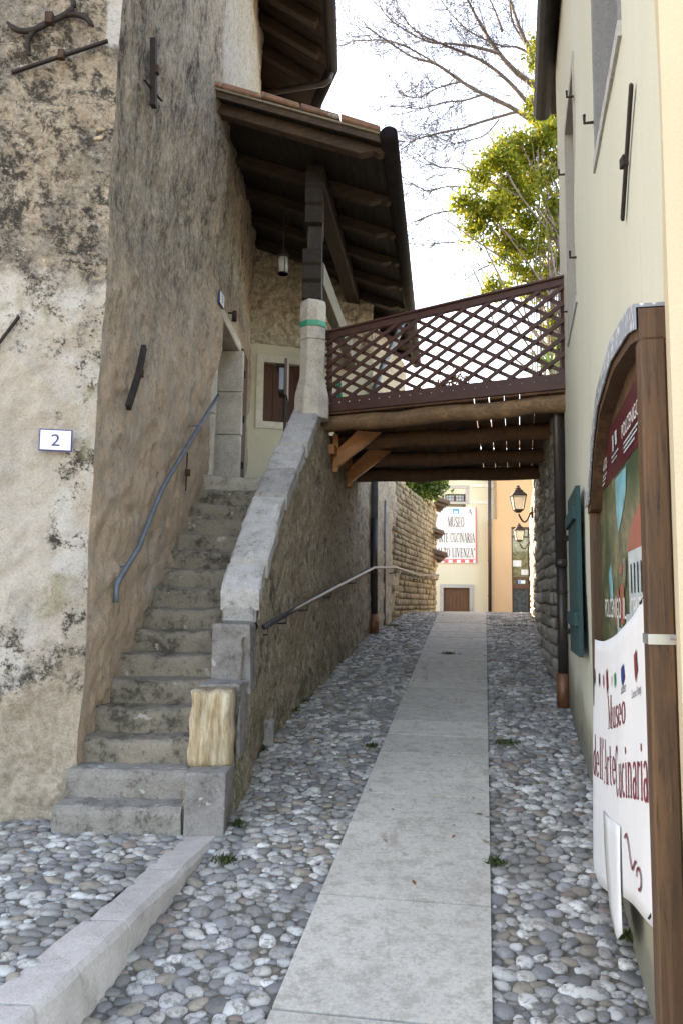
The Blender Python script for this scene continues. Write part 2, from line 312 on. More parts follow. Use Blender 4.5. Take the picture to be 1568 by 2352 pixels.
M['bark'] = flat('pale_bark', (.22, .185, .16), .9, .2, 0, .25, 14, .5)
M['twig'] = flat('twig_bark', (.05, .042, .04), .9, .2, 0, .2, 14, .2)
M['limb'] = flat('grey_brown_limb', (.13, .108, .098), .9, .2, 0, .3, 14, .4)
M['greentape'] = flat('green_strap', (.015, .27, .16), .4, .4)
M['dark'] = flat('dark_interior', (.02, .018, .016), .9)
M['moss'] = leafmat('moss_tuft', (.03, .055, .012), (.05, .08, .02), (.08, .1, .03), .3)
M['greywin'] = plaster('grey_cement_reveal', (.22, .225, .225), (.13, .135, .135), (.29, .295, .295), 4, 3, (.5, .7), 70, .2)
M['greypl'] = plaster('grey_beige_reveal', (.36, .34, .305), (.26, .24, .21), (.42, .40, .36), 3, 3, (.52, .7), 70, .15)

# ------------------------------------------------------------------ mesh building
class MB:
    def __init__(s): s.v = []; s.f = []
    def add(s, v, f):
        k = len(s.v); s.v += [tuple(map(float, p)) for p in v]; s.f += [tuple(i+k for i in q) for q in f]; return s
    def hexa(s, p): return s.add(p, [(0, 3, 2, 1), (4, 5, 6, 7), (0, 1, 5, 4), (1, 2, 6, 5), (2, 3, 7, 6), (3, 0, 4, 7)])
    def box(s, c, e, ax=None):
        c = np.array(c, float); X, Y, Z = (np.eye(3) if ax is None else np.array(ax, float)); a, b, d = np.array(e)/2.
        return s.hexa([c+i*a*X+j*b*Y+k*d*Z for k in (-1, 1) for i, j in ((-1, -1), (1, -1), (1, 1), (-1, 1))])
    def bar(s, p, q, wd, ht, up=(0, 0, 1)):
        p = np.array(p, float); q = np.array(q, float); d = q-p; L = np.linalg.norm(d); d /= L; n = np.cross(d, up); n /= np.linalg.norm(n); z = np.cross(n, d)
        return s.box((p+q)/2, (L, wd, ht), (d, n, z))
    def tube(s, path, rad, seg=8, cap=True):
        P = [np.array(p, float) for p in path]; R = rad if hasattr(rad, '__len__') else [rad]*len(P); rings = []; ref = np.array([.31, .17, .93])
        for i, p in enumerate(P):
            d = P[min(i+1, len(P)-1)]-P[max(i-1, 0)]; d = d/(math.sqrt(d@d)+1e-9); a = cross3(d, ref)
            if a@a < .01: a = cross3(d, (1, 0, 0))
            a /= math.sqrt(a@a); b = cross3(d, a)
            rings += [p+R[i]*(a*math.cos(2*math.pi*k/seg)+b*math.sin(2*math.pi*k/seg)) for k in range(seg)]
        f = [(i*seg+k, i*seg+(k+1) % seg, (i+1)*seg+(k+1) % seg, (i+1)*seg+k) for i in range(len(P)-1) for k in range(seg)]
        if cap: f += [tuple(range(seg))[::-1], tuple(range((len(P)-1)*seg, len(P)*seg))]
        return s.add(rings, f)
    def lathe(s, c, prof, seg=16, rot=0.):
        c = np.array(c, float); v = [c+np.array([r*math.cos(rot+2*math.pi*k/seg), r*math.sin(rot+2*math.pi*k/seg), z]) for r, z in prof for k in range(seg)]
        f = [(i*seg+k, i*seg+(k+1) % seg, (i+1)*seg+(k+1) % seg, (i+1)*seg+k) for i in range(len(prof)-1) for k in range(seg)]
        return s.add(v, f+[tuple(range(seg))[::-1], tuple(range((len(prof)-1)*seg, len(prof)*seg))])
    def prism(s, poly, vec):
        n = len(poly); P = [np.array(p, float) for p in poly]; v = P+[p+np.array(vec, float) for p in P]
        return s.add(v, [tuple(range(n))[::-1], tuple(range(n, 2*n))]+[(i, (i+1) % n, n+(i+1) % n, n+i) for i in range(n)])
    def quad(s, *p): return s.add(p, [tuple(range(len(p)))])
    def build(s, name, mat, parent=None, smooth=False, bevel=0., jit=0., seg=1):
        base = parent_base(parent); me = bpy.data.meshes.new(name); V = np.array(s.v, float).reshape(-1, 3)
        me.from_pydata((V-base).tolist(), [], s.f)
        if bevel or jit:
            bm = bmesh.new(); bm.from_mesh(me); bmesh.ops.recalc_face_normals(bm, faces=bm.faces)
            if bevel: bmesh.ops.bevel(bm, geom=bm.edges[:], offset=bevel, segments=seg, affect='EDGES', profile=.6, clamp_overlap=True)
            bm.to_mesh(me); bm.free()
        if jit:
            co = np.empty(len(me.vertices)*3); me.vertices.foreach_get('co', co); co = co.reshape(-1, 3)
            co += jit*np.stack([fbm(co*9+k*31.7, 2) for k in range(3)], 1); me.vertices.foreach_set('co', co.ravel())
        if smooth: me.polygons.foreach_set('use_smooth', [True]*len(me.polygons))
        me.materials.append(M[mat] if isinstance(mat, str) else mat); me.update()
        o = bpy.data.objects.new(name, me); COL.objects.link(o)
        if parent: o.parent = parent
        else: pass
        return o
def parent_base(p):
    b = np.zeros(3)
    while p: b = b+np.array(p.location); p = p.parent
    return b
def tag(o, label, cat=None, group=None, kind=None):
    o['label'] = label
    if cat: o['category'] = cat
    if group: o['group'] = group
    if kind: o['kind'] = kind
    return o
def thing(name, loc, label, cat, group=None):
    o = bpy.data.objects.new(name, None); o.empty_display_size = .1; COL.objects.link(o); o.location = tuple(map(float, loc)); return tag(o, label, cat, group)
def solo(mb, name, mat, loc, label, cat, group=None, **k):          # a thing that is one mesh, origin at its base
    o = mb.build(name, mat, None, **k); L = np.array(loc, float); o.data.transform(Matrix.Translation(-Vector(L))); o.location = Vector(L); return tag(o, label, cat, group)

def wallgrid(pts, us, zs, disp, hole=None, top=None):
    """upright sheet along a plan polyline; us = distances along it, zs = heights; disp(u,z,xyz) pushes it out"""
    P = np.array(pts, float); sl = np.linalg.norm(np.diff(P, axis=0), axis=1); cum = np.r_[0, np.cumsum(sl)]
    us = np.array(us); zs = np.array(zs); x = np.interp(us, cum, P[:, 0]); y = np.interp(us, cum, P[:, 1])
    k = np.clip(np.searchsorted(cum, us, 'right')-1, 0, len(sl)-1); d = np.diff(P, axis=0)/sl[:, None]; nx = d[k, 1]; ny = -d[k, 0]
    UU, ZZ = np.meshgrid(us, zs, indexing='ij'); X = np.repeat(x[:, None], len(zs), 1); Y = np.repeat(y[:, None], len(zs), 1)
    p = np.stack([X, Y, ZZ], -1); dd = disp(UU, ZZ, p); p[..., 0] += dd*nx[:, None]; p[..., 1] += dd*ny[:, None]
    if top is not None: p[..., 2] = np.minimum(p[..., 2], top(UU))
    m_ = MB(); nz = len(zs); m_.v = [tuple(q) for q in p.reshape(-1, 3)]
    for i in range(len(us)-1):
        for j in range(nz-1):
            uc, zc = (us[i]+us[i+1])/2, (zs[j]+zs[j+1])/2
            if hole and any(a < uc < b and c < zc < e for a, b, c, e in hole): continue
            if top is not None and zs[j] >= top(np.array(uc))+.02: continue
            m_.f.append((i*nz+j, (i+1)*nz+j, (i+1)*nz+j+1, i*nz+j+1))
    return m_
def spread(*parts):
    out = []
    for a, b, st in parts: out += list(np.arange(a, b-1e-6, st))
    return out+[parts[-1][1]]

STONES = {}
def stone_mesh(kind, mat):                       # a small pool of shared irregular blocks, unit size
    key = (kind, mat)
    if key not in STONES:
        L = []
        for k in range(9):
            bm = bmesh.new()
            if kind == 'cobble':
                bmesh.ops.create_icosphere(bm, subdivisions=2, radius=1); off = RNG.random(3)*50
                e = .78+.5*RNG.random()
                for v in bm.verts:
                    c = np.array(v.co); n_ = fbm(c*1.25+off, 2)*.24; c = c*(1+n_); c[0] *= e; c[1] /= e**.7
                    sgn = np.sign(c); a_ = np.abs(c); c = sgn*a_**.80; v.co = c
            else:
                bmesh.ops.create_cube(bm, size=1)
                for v in bm.verts: v.co = Vector(np.array(v.co)*(1-.16*RNG.random(3)))
                bmesh.ops.bevel(bm, geom=bm.edges[:], offset=.13, segments=1, affect='EDGES', profile=.5)
            me = bpy.data.meshes.new(kind); bm.to_mesh(me); bm.free(); me.materials.append(M[mat])
            me.polygons.foreach_set('use_smooth', [True]*len(me.polygons)); L.append(me)
        STONES[key] = L
    return STONES[key]
def scatter(name, kind, mat, mats, parent, limit=300, near=None):
    """mats: list of 4x4 matrices (world). The first `limit` become objects, the rest one joined part."""
    pool = stone_mesh(kind, mat); inv = Matrix.Translation(-Vector(parent_base(parent)))
    for k, mw in enumerate(mats[:limit]):
        o = bpy.data.objects.new(name, pool[k % len(pool)]); COL.objects.link(o); o.parent = parent; o.matrix_local = inv @ mw
    rest = mats[limit:]
    if rest:
        V = []; Fc = []; n0 = 0; cache = []
        for me in pool:
            co = np.empty(len(me.vertices)*3); me.vertices.foreach_get('co', co); cache.append((co.reshape(-1, 3), [tuple(p.vertices) for p in me.polygons]))
        for k, mw in enumerate(rest):
            co, fs = cache[k % len(cache)]; A = np.array(mw); V.append(co@A[:3, :3].T+A[:3, 3]); Fc += [tuple(i+n0 for i in f) for f in fs]; n0 += len(co)
        mb = MB(); mb.v = np.concatenate(V).tolist(); mb.f = Fc; o = mb.build(name+'_remainder', mat, parent, smooth=True); o['kind'] = 'stuff'

def inside(poly, x, y):
    c = False; n = len(poly)
    for i in range(n):
        x1, y1 = poly[i]; x2, y2 = poly[i-1]
        if (y1 > y) != (y2 > y) and x < (x2-x1)*(y-y1)/(y2-y1)+x1: c = not c
    return c

# ================================================================== THE SETTING
A, B, J, C, C2 = (-1.56, 4.92), (-1.32, 7.85), (-1.275, 9.0), (-1.35, 11.0), (-1.75, 14.2)
G = (.42, 11.5)
FL = np.array([(-.63, 4.66), (-.585, 5.9), (-.50, 6.6), (-.2, 8.2), (.354, 11.136), (.42, 11.5)])
def flx(Y): return np.interp(Y, FL[:, 1], FL[:, 0])
def wlx(Y): return np.interp(Y, [A[1], B[1], J[1], C[1]], [A[0], B[0], J[0], C[0]])
PZ = .556                                                           # level pavement at the foot of the stairs
xs = np.r_[-300, -120, -40, -12, np.arange(-6, 8.1, .5), 14, 40, 120, 300]; ys = np.r_[-200, -60, -15, -4, np.arange(0, 20.1, .4), 24, 40, 90, 200, 500]
mb = MB(); n = len(ys); mb.v = [(x, y, float(gz(np.array(x*1. if abs(x) < 12 else math.copysign(12, x)), np.array(min(y, 30.)))) - .06) for x in xs for y in ys]
mb.f = [(i*n+j, (i+1)*n+j, (i+1)*n+j+1, i*n+j+1) for i in range(len(xs)-1) for j in range(n-1)]
tag(mb.build('ground', 'ground'), 'bare ground under and around the lane', kind='structure')

# kerb line (level pavement edge): right top edge and left top edge from the photograph
KR = [atZ(x, y, PZ) for x, y in ((502, 1919), (385, 2037), (208, 2209), (52, 2353))]; KL = [atZ(x, y, PZ) for x, y in ((442, 1928), (286, 2058), (125, 2204), (0, 2300))]
KRi = lambda Y: np.interp(-Y, [-p[1] for p in KR], [p[0] for p in KR])
kd = (KR[3]-KR[1]); kd /= kd[1]
def kr(Y): return KR[1][0]+kd[0]*(Y-KR[1][1])
O0 = np.array([.157, 3.025]); HD = np.array([.1755, .98448]); HQ = np.array([.98448, -.1755])
def lane(t, v): p = O0+HD*t+HQ*v; return p
WR = [(.9, 1.6), (1.136, 3.06), (1.62, 5.25), (2.08, 7.406), (2.13, 8.28), (2.8, 11.5), (3.18, 13.7), (3.75, 16.2)]
polyL = [(kr(1.6), 1.6), (kr(4.64), 4.64)]+[tuple(p) for p in FL[:]]+[(.83, 12.7), (1.70, 16.)]+[tuple(lane(t, -.40)) for t in (13.0, -1.4)]
polyR = [tuple(lane(t, .40)) for t in (-1.4, 13.2)]+WR[::-1]
polyP = [(kr(2.2)-.20, 2.2), (kr(4.64)-.175, 4.66), (-1.62, 4.66), (-1.62, 4.95), (-4.2, 4.45), (-4.2, 2.2)]
def sheet(poly, zf, st=.12):
    P = np.array(poly); mb = MB(); x0, y0 = P.min(0); x1, y1 = P.max(0)
    bm = bmesh.new(); f = bm.faces.new([bm.verts.new((a, b, 0)) for a, b in poly])
    for k, (lo, hi) in enumerate(((x0, x1), (y0, y1))):
        for c_ in np.arange(lo+st, hi, st*2):
            co = Vector((c_, 0, 0)) if k == 0 else Vector((0, c_, 0)); no = Vector((1, 0, 0)) if k == 0 else Vector((0, 1, 0))
            bmesh.ops.bisect_plane(bm, geom=bm.verts[:]+bm.edges[:]+bm.faces[:], plane_co=co, plane_no=no)
    bmesh.ops.triangulate(bm, faces=bm.faces[:])
    mb.v = [(v.co.x, v.co.y, zf(v.co.x, v.co.y)) for v in bm.verts]; bm.verts.index_update(); mb.f = [tuple(v.index for v in f.verts) for f in bm.faces]; bm.free()
    mb.f = [f if np.cross(np.array(mb.v[f[1]])-mb.v[f[0]], np.array(mb.v[f[2]])-mb.v[f[0]])[2] > 0 else f[::-1] for f in mb.f]
    return mb
gzf = lambda x, y: float(gz(np.array(x), np.array(y)))
lane_l = tag(sheet(polyL, gzf).build('cobbled_lane', 'mortar'), 'cobbled strip of the lane between the stair wall and the slab path', kind='structure')
lane_r = tag(sheet(polyR, gzf).build('cobbled_lane', 'mortar'), 'cobbled strip of the lane between the slab path and the right-hand house', kind='structure')
pav = tag(sheet(polyP, lambda x, y: PZ).build('cobbled_pavement', 'mortar'), 'level cobbled pavement at the foot of the stone stairs', kind='structure')

def pebbles(poly, classes, seed):
    rg = np.random.default_rng(seed); P = np.array(poly); x0, y0 = P.min(0); x1, y1 = P.max(0); cell = .05; gr = {}; out = []
    area = (x1-x0)*(y1-y0)
    for (ra, rb, dens) in classes:
        for _ in range(int(area*dens)):
            x = x0+(x1-x0)*rg.random(); y = y0+(y1-y0)*rg.random(); r = ra+(rb-ra)*rg.random()
            if not inside(poly, x, y): continue
            i, j = int(x//cell), int(y//cell); ok = True
            for a in range(i-2, i+3):
                for b in range(j-2, j+3):
                    for (px, py, pr) in gr.get((a, b), ()):
                        if (px-x)**2+(py-y)**2 < (.84*(pr+r))**2: ok = False; break
                    if not ok: break
                if not ok: break
            if ok: gr.setdefault((i, j), []).append((x, y, r)); out.append((x, y, r))
    return out
def lay(poly, zf, parent, seed, tilt, classes=((.034, .043, 130), (.026, .034, 480), (.019, .026, 800), (.012, .018, 1100))):
    P = pebbles(poly, classes, seed); P.sort(key=lambda p: p[1]-p[2]*12); rg = random.Random(seed); ms = []
    for x, y, r in P:
        z = zf(x, y); e = Matrix.Rotation(rg.uniform(0, 6.28), 4, 'Z'); sq = rg.uniform(.95, 1.2)
        ms.append(Matrix.Translation((x, y, z+r*rg.uniform(-.06, .04))) @ Matrix.Rotation(tilt, 4, 'X') @ Matrix.Rotation(rg.gauss(0, .12), 4, 'Y') @ Matrix.Rotation(rg.gauss(0, .12), 4, 'X')
                  @ Matrix.Diagonal((1.12, .93, 1, 1)) @ e @ Matrix.Diagonal((r*sq, r*sq, r*rg.uniform(.40, .56), 1)))
    scatter('cobble', 'cobble', 'cobble', ms, parent, 300)
lay(polyL, gzf, lane_l, 3, math.atan(SL)); lay(polyR, gzf, lane_r, 4, math.atan(SL)); lay(polyP, lambda x, y: PZ, pav, 5, 0)

# slab path
mb = MB()
ts = np.arange(-1.4, 13.6, .3)
for a, b in zip(ts[:-1], ts[1:]):
    q = [lane(a, -.40), lane(a, .40), lane(b, .40), lane(b, -.40)]
    mb.quad(*[(p[0], p[1], gzf(*p)+.004) for p in q])
path = tag(mb.build('paved_path', 'mortar'), 'smooth path of pale stone slabs up the middle of the lane', kind='structure')
t_ = -1.3; rg = random.Random(5)
while t_ < 13.3:
    L = rg.choice((.40, .43, .46, .84, .86)); t2 = t_+L; mb = MB(); k = 3 if L > .6 else 2; pr = []
    g = .010
    for i in range(k+1):
        tt = t_+g+(L-2*g)*i/k
        for v in (-.39, .39): p = lane(tt, v); pr.append((p[0], p[1], gzf(*p)+.022+rg.uniform(-.001, .001)))
    top = pr; bot = [(x, y, z-.05) for x, y, z in pr]; N = len(top); f = []
    for i in range(k): f += [(2*i, 2*i+1, 2*i+3, 2*i+2), (N+2*i, N+2*i+2, N+2*i+3, N+2*i+1), (2*i, 2*i+2, N+2*i+2, N+2*i), (2*i+1, N+2*i+1, N+2*i+3, 2*i+3)]
    f += [(0, N, N+1, 1), (2*k, 2*k+1, N+2*k+1, N+2*k)]
    mb.add(top+bot, f); mb.build('slab', 'pave', path, ); t_ = t2

# kerb: separate stones
kb = thing('kerb', (kr(3.0), 3.0, PZ), 'pale pinkish stone kerb between the pavement and the sloping lane', 'kerb')
kd3 = np.array([kd[0], 1, 0]); ends = [4.64, 4.05, 3.42, 2.72, 2.1]
for k in range(4):
    a, b = ends[k]-.009, ends[k+1]+.009; wd = [.19, .18, .20, .22][k]; pts = []
    N = 6; mb = MB(); ring = []
    for i in range(N+1):
        y = a+(b-a)*i/N; x = kr(y); wv = .004*math.sin(y*17+k); q = [(x+.012, y, PZ-.34), (x+wv, y, PZ-.012), (x-.018, y, PZ+.012+wv*.5), (x-wd+.012, y+.0, PZ+.010-wv*.5), (x-wd, y, PZ-.02), (x-wd, y, PZ-.34)]
        ring += q
    f = [(i*6+j, (i+1)*6+j, (i+1)*6+(j+1) % 6, i*6+(j+1) % 6) for i in range(N) for j in range(6)]+[tuple(range(6)), tuple(range(N*6, N*6+6))[::-1]]
    mb.add(ring, f); mb.build('kerb_stone', 'kerb', kb, jit=.006)

# ================================================================== LEFT HOUSE
HB = (A[0], A[1], PZ)
house = thing('old_house', HB, 'tall weathered plaster house with stained walls beside the stone stairs', 'house')
fa = math.radians(11); fd = (-math.cos(fa), -math.sin(fa)); Lf = 6.0
F0 = (A[0]+fd[0]*Lf, A[1]+fd[1]*Lf)
def rough(a1, s1, a2, s2, lean=0., a3=0., s3=1):
    def f(u, z, p):
        return a1*fbm(p*s1, 3)+a2*fbm(p*s2+9, 3)+(a3*fbm(p*s3+5, 2) if a3 else 0)+lean*(z-PZ)
    return f
fz = spread((.3, 7.0, .022), (7.0, 13.0, .6))
def wob(z): return .025*fbm(np.stack([z*1.3, z*0+3.3, z*0], -1), 4)
fw_ = wallgrid([F0, A], spread((0, 4.9, .5), (5.0, Lf, .02)), fz, lambda u, z, p: rough(.035, 1.1, .02, 7, 0., .010, 20)(u, z, p)*np.clip((Lf-u)/.15, 0, 1)**.6)
fw_.v = (lambda V: [tuple(q) for q in V+np.stack([.011*(V[:, 2]-PZ)+wob(V[:, 2]), 0*V[:, 2], 0*V[:, 2]], 1)])(np.array(fw_.v))
fw_.build('front_wall', 'front', house, smooth=True)
dl = math.hypot(B[0]-A[0], B[1]-A[1]); dj = dl+math.hypot(J[0]-B[0], J[1]-B[1]); dcC = dj+math.hypot(C[0]-J[0], C[1]-J[1])
DZ0, DZ1 = 3.06, 4.72
us = spread((0, dl+.05, .03), (dl+.05, dl+.12, .035), (dl+.12, dj-.02, .13), (dj-.02, dcC, .05), (dcC, dcC+3.2, .4))
def sided(u, z, p): return rough(.03, 1.0, .02, 6, 0, .013, 17)(u, z, p)*np.clip(u/.15, 0, 1)**.6+.011*(z-PZ)+wob(z)*np.clip(1-u, 0, 1)+.05*np.exp(-((u-dl)/.25)**2)*fbm(p*[0, 0, 1.3], 2)
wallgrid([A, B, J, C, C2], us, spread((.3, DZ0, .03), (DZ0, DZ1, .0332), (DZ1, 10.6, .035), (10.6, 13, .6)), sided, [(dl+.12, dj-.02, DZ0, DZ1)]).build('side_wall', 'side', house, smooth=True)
mb = MB(); mb.prism([(F0[0], F0[1], .3), (A[0]-.12, A[1]+.1, .3), (B[0]-.5, B[1], .3), (J[0]-.5, J[1], .3), (C[0]-.3, C[1], .3), (C2[0]-.1, C2[1], .3), (-7, 14.2, .3)], (0, 0, 12.7)).build('wall_core', 'rubble', house)  # unseen bulk of the house, made tall and deep to block the sun
# door recess in the side wall: reveals of pale stone, lintel, plank door set deep
def wp(u, z, off=0.):
    x = np.interp(u, [0, dl, dj, dcC], [A[0], B[0], J[0], C[0]]); y = np.interp(u, [0, dl, dj, dcC], [A[1], B[1], J[1], C[1]])
    return np.array([x+off+.011*(z-PZ), y, z])
u0, u1 = dl+.12, dj-.02
jb = thing_part = None
for k, (z0, z1) in enumerate(((DZ0, 3.72), (3.726, 4.22), (4.226, 4.70))):      # far jamb in three stones
    a = wp(u1, z0); mb = MB(); mb.box((a[0]-.18+.05, a[1]+.02, (z0+z1)/2), (.46, .10, z1-z0)).build('jamb_stone', 'column', house, bevel=.008, jit=.006)
    a = wp(u0, z0); mb = MB(); mb.box((a[0]-.2, a[1]-.03, (z0+z1)/2), (.42, .07, z1-z0)).build('jamb_stone', 'column', house, bevel=.008, jit=.006)
a = wp(u0, DZ1); b = wp(u1, DZ1)
MB().bar((a[0]-.16, a[1]-.1, DZ1+.05), (b[0]-.16, b[1]+.12, DZ1+.05), .42, .12).build('lintel', 'column', house, bevel=.01, jit=.006)
dr = MB().bar((a[0]-.36, a[1]-.04, (DZ0+DZ1)/2), (b[0]-.36, b[1]+.04, (DZ0+DZ1)/2), .05, DZ1-DZ0).build('door', 'doorwood', house)
MB().box((a[0]-.32, a[1]+.25, 3.9), (.04, .05, .12)).build('door_handle', 'iron', dr)
# edge of an open brown door leaf standing at the far jamb
e = wp(dj+.35, 3.06); e2 = wp(dj+.35, 4.75)
MB().hexa([(e[0]+.0, e[1], 3.06), (e[0]+.05, e[1], 3.06), (e[0]+.05, e[1]+.5, 3.06), (e[0], e[1]+.5, 3.06), (e2[0]+.0, e[1], 4.86), (e2[0]+.05, e[1], 4.86), (e2[0]+.05, e[1]+.5, 4.86), (e2[0], e[1]+.5, 4.86)]).build('door_leaf', 'innershutter', house)
for zz_ in (3.45, 4.0, 4.55): MB().box((e[0]+.075, e[1]+.03, zz_), (.05, .04, .08)).build('hinge', 'iron', house)

# rear wall of the porch: rubble above, cream paint below, blind window with brown shutters
def rw(u, z, off=0.):                                                # u = metres from C to G
    d = np.array([G[0]-C[0], G[1]-C[1]]); d /= np.linalg.norm(d); return np.array([C[0]+d[0]*u+d[1]*off, C[1]+d[1]*u-d[0]*off, z])
RL = math.hypot(G[0]-C[0], G[1]-C[1])
def rubd(u, z, p):
    q = p*[4.2, 4.2, 6.5]; q = q+.35*np.stack([fbm(p*3+k, 2) for k in range(3)], -1); ii = np.floor(q); best = np.full(u.shape, 9.); sec = np.full(u.shape, 9.)
    for a_ in (-1, 0, 1):
        for c_ in (-1, 0, 1):
            cx = ii[..., 0]+a_; cz = ii[..., 2]+c_; hx = _hash(cx.astype(np.int64), cz.astype(np.int64), np.int64(3)); hz = _hash(cx.astype(np.int64), cz.astype(np.int64), np.int64(8))
            d = np.hypot(q[..., 0]-cx-hx, q[..., 2]-cz-hz); sec = np.where(d < best, best, np.minimum(sec, d)); best = np.minimum(best, d)
    return .075*np.clip((sec-best)*1.8, 0, 1)**.6*(.7+.3*fbm(p*2, 1))+.012*fbm(p*9, 3)
wallgrid([C, G], spread((0, RL, .022)), spread((5.47, 7.2, .022)), rubd).build('rear_wall', 'rubble', house, smooth=True)
# the cream panel sized from the photograph: window opening at (605-680, 832-968)
w0 = plane(606, 832, rw(0, 0), (G[1]-C[1], -(G[0]-C[0]), 0)); w1 = plane(602, 968, rw(0, 0), (G[1]-C[1], -(G[0]-C[0]), 0)); WU0 = math.hypot(w0[0]-C[0], w0[1]-C[1]); WZ1, WZ0 = w0[2], w1[2]; WU1 = WU0+.62
cream = wallgrid([C, G], sorted(set([0, WU0, WU1, RL])), sorted(set([2.9, WZ0, WZ1, 5.475])), lambda u, z, p: .02+0*u, [(WU0, WU1, WZ0, WZ1)]).build('lower_rear_wall', 'cream', house)
wn = MB().quad(rw(WU0-.05, WZ0-.05, -.1), rw(WU1+.05, WZ0-.05, -.1), rw(WU1+.05, WZ1+.05, -.1), rw(WU0-.05, WZ1+.05, -.1)).build('window', 'innershutter', house)
for k in range(4):
    a = WU0+(WU1-WU0)*k/4; b = WU0+(WU1-WU0)*(k+1)/4-.006; MB().hexa([rw(a, WZ0, -.07), rw(b, WZ0, -.07), rw(b, WZ0, -.1), rw(a, WZ0, -.1), rw(a, WZ1, -.07), rw(b, WZ1, -.07), rw(b, WZ1, -.1), rw(a, WZ1, -.1)]).build('shutter_board', 'innershutter', wn)
for (a, b, z0, z1) in ((WU0-.1, WU0, WZ0-.1, WZ1+.1), (WU1, WU1+.1, WZ0-.1, WZ1+.1), (WU0, WU1, WZ1, WZ1+.1), (WU0, WU1, WZ0-.1, WZ0)):
    MB().hexa([rw(a, z0, .035), rw(b, z0, .035), rw(b, z0, -.1), rw(a, z0, -.1), rw(a, z1, .035), rw(b, z1, .035), rw(b, z1, -.1), rw(a, z1, -.1)]).build('window_frame', 'frame', wn)
# wall along the lane beyond the porch corner
GH = [G, (.83, 12.75), (1.1, 13.9)]
wallgrid(GH, spread((0, 1.3, .06), (1.3, 2.4, .3)), spread((1.0, 6.0, .06)), rough(.03, 1.4, .02, 6, 0, .012, 16)).build('lane_wall', 'rubble', house, smooth=True)
MB().prism([(C[0], C[1]+.12, 1.), (G[0]-.06, G[1]+.1, 1.), (.77, 12.78, 1.), (1.0, 13.9, 1.), (-1.7, 14.2, 1.)], (0, 0, 5.0)).build('wing_core', 'rubble', house)

# main eave high above: rafters, boards, gutter and a bent downpipe
EZ = 9.47; E1 = atZ(752, 165, EZ); E2 = atZ(720, 240, EZ); E0 = np.array([E1[0]-.12, 3.6, EZ])
ev = MB()
def eave(p): return p
SLP = .62
def up(p, dx): return np.array([p[0]-dx, p[1], p[2]+SLP*dx])
for (p, q, k) in ((E0, E1, 26), (E1, E2, 4)):
    for i in range(k):
        a = p+(q-p)*(i+.01)/k; b = p+(q-p)*(i+.97)/k
        MB().hexa([a+[0, 0, .06], b+[0, 0, .06], up(b, 1.6)+[0, 0, .06], up(a, 1.6)+[0, 0, .06], a+[0, 0, .09], b+[0, 0, .09], up(b, 1.6)+[0, 0, .09], up(a, 1.6)+[0, 0, .09]]).build('eave_board', 'eavewood', house)
E3 = E2+np.array([-.3, 1.5, 0])
MB().hexa([E2+[0, 0, .06], E3+[0, 0, .06], up(E3, 1.6)+[0, 0, .06], up(E2, 1.6)+[0, 0, .06], E2+[0, 0, .1], E3+[0, 0, .1], up(E3, 1.6)+[0, 0, .1], up(E2, 1.6)+[0, 0, .1]]).build('eave_board', 'eavewood', house)
for y in list(np.arange(4.3, 11.5, .62))+[12.0, 12.6]:
    p = E0+(E1-E0)*(y-3.6)/(E1[1]-3.6) if y < E1[1] else E1+(E2-E1)*(y-E1[1])/(E2[1]-E1[1]); p = p-np.array([.1, 0, 0])
    MB().bar(p+[0, 0, .02], up(p, 1.4)+[0, 0, .02], .13, .14).build('rafter', 'eavewood', house, bevel=.01)
for p, q in ((E0, E1), (E1, E2), (E2, E3)):
    MB().hexa([p+[.05, 0, .12], q+[.05, 0, .12], up(q, 5.)+[0, 0, .14], up(p, 5.)+[0, 0, .14], p+[.05, 0, .22], q+[.05, 0, .22], up(q, 5.)+[0, 0, .24], up(p, 5.)+[0, 0, .24]]).build('roof', 'tile', house)
gt = MB().tube([E0+[.07, 0, .05], E1+[.07, 0, .05]], .085, 10).build('gutter', 'gutter', house, smooth=True)
MB().tube([E1+[.07, 0, .05], E2+[.06, 0, .05], E3+[.06, 0, .05]], .085, 10).build('gutter', 'gutter', house, smooth=True)
q = atY(612, 214, 11.75); p0 = E1+[.05, -.02, -.03]
MB().tube([p0, p0+[-.02, 0, -.1], p0+[-.09, .02, -.15], q, q+[-.1, .05, -.1], q+[-.15, .05, -2.]], .045, 10).build('downpipe', 'pipe', house, smooth=True)

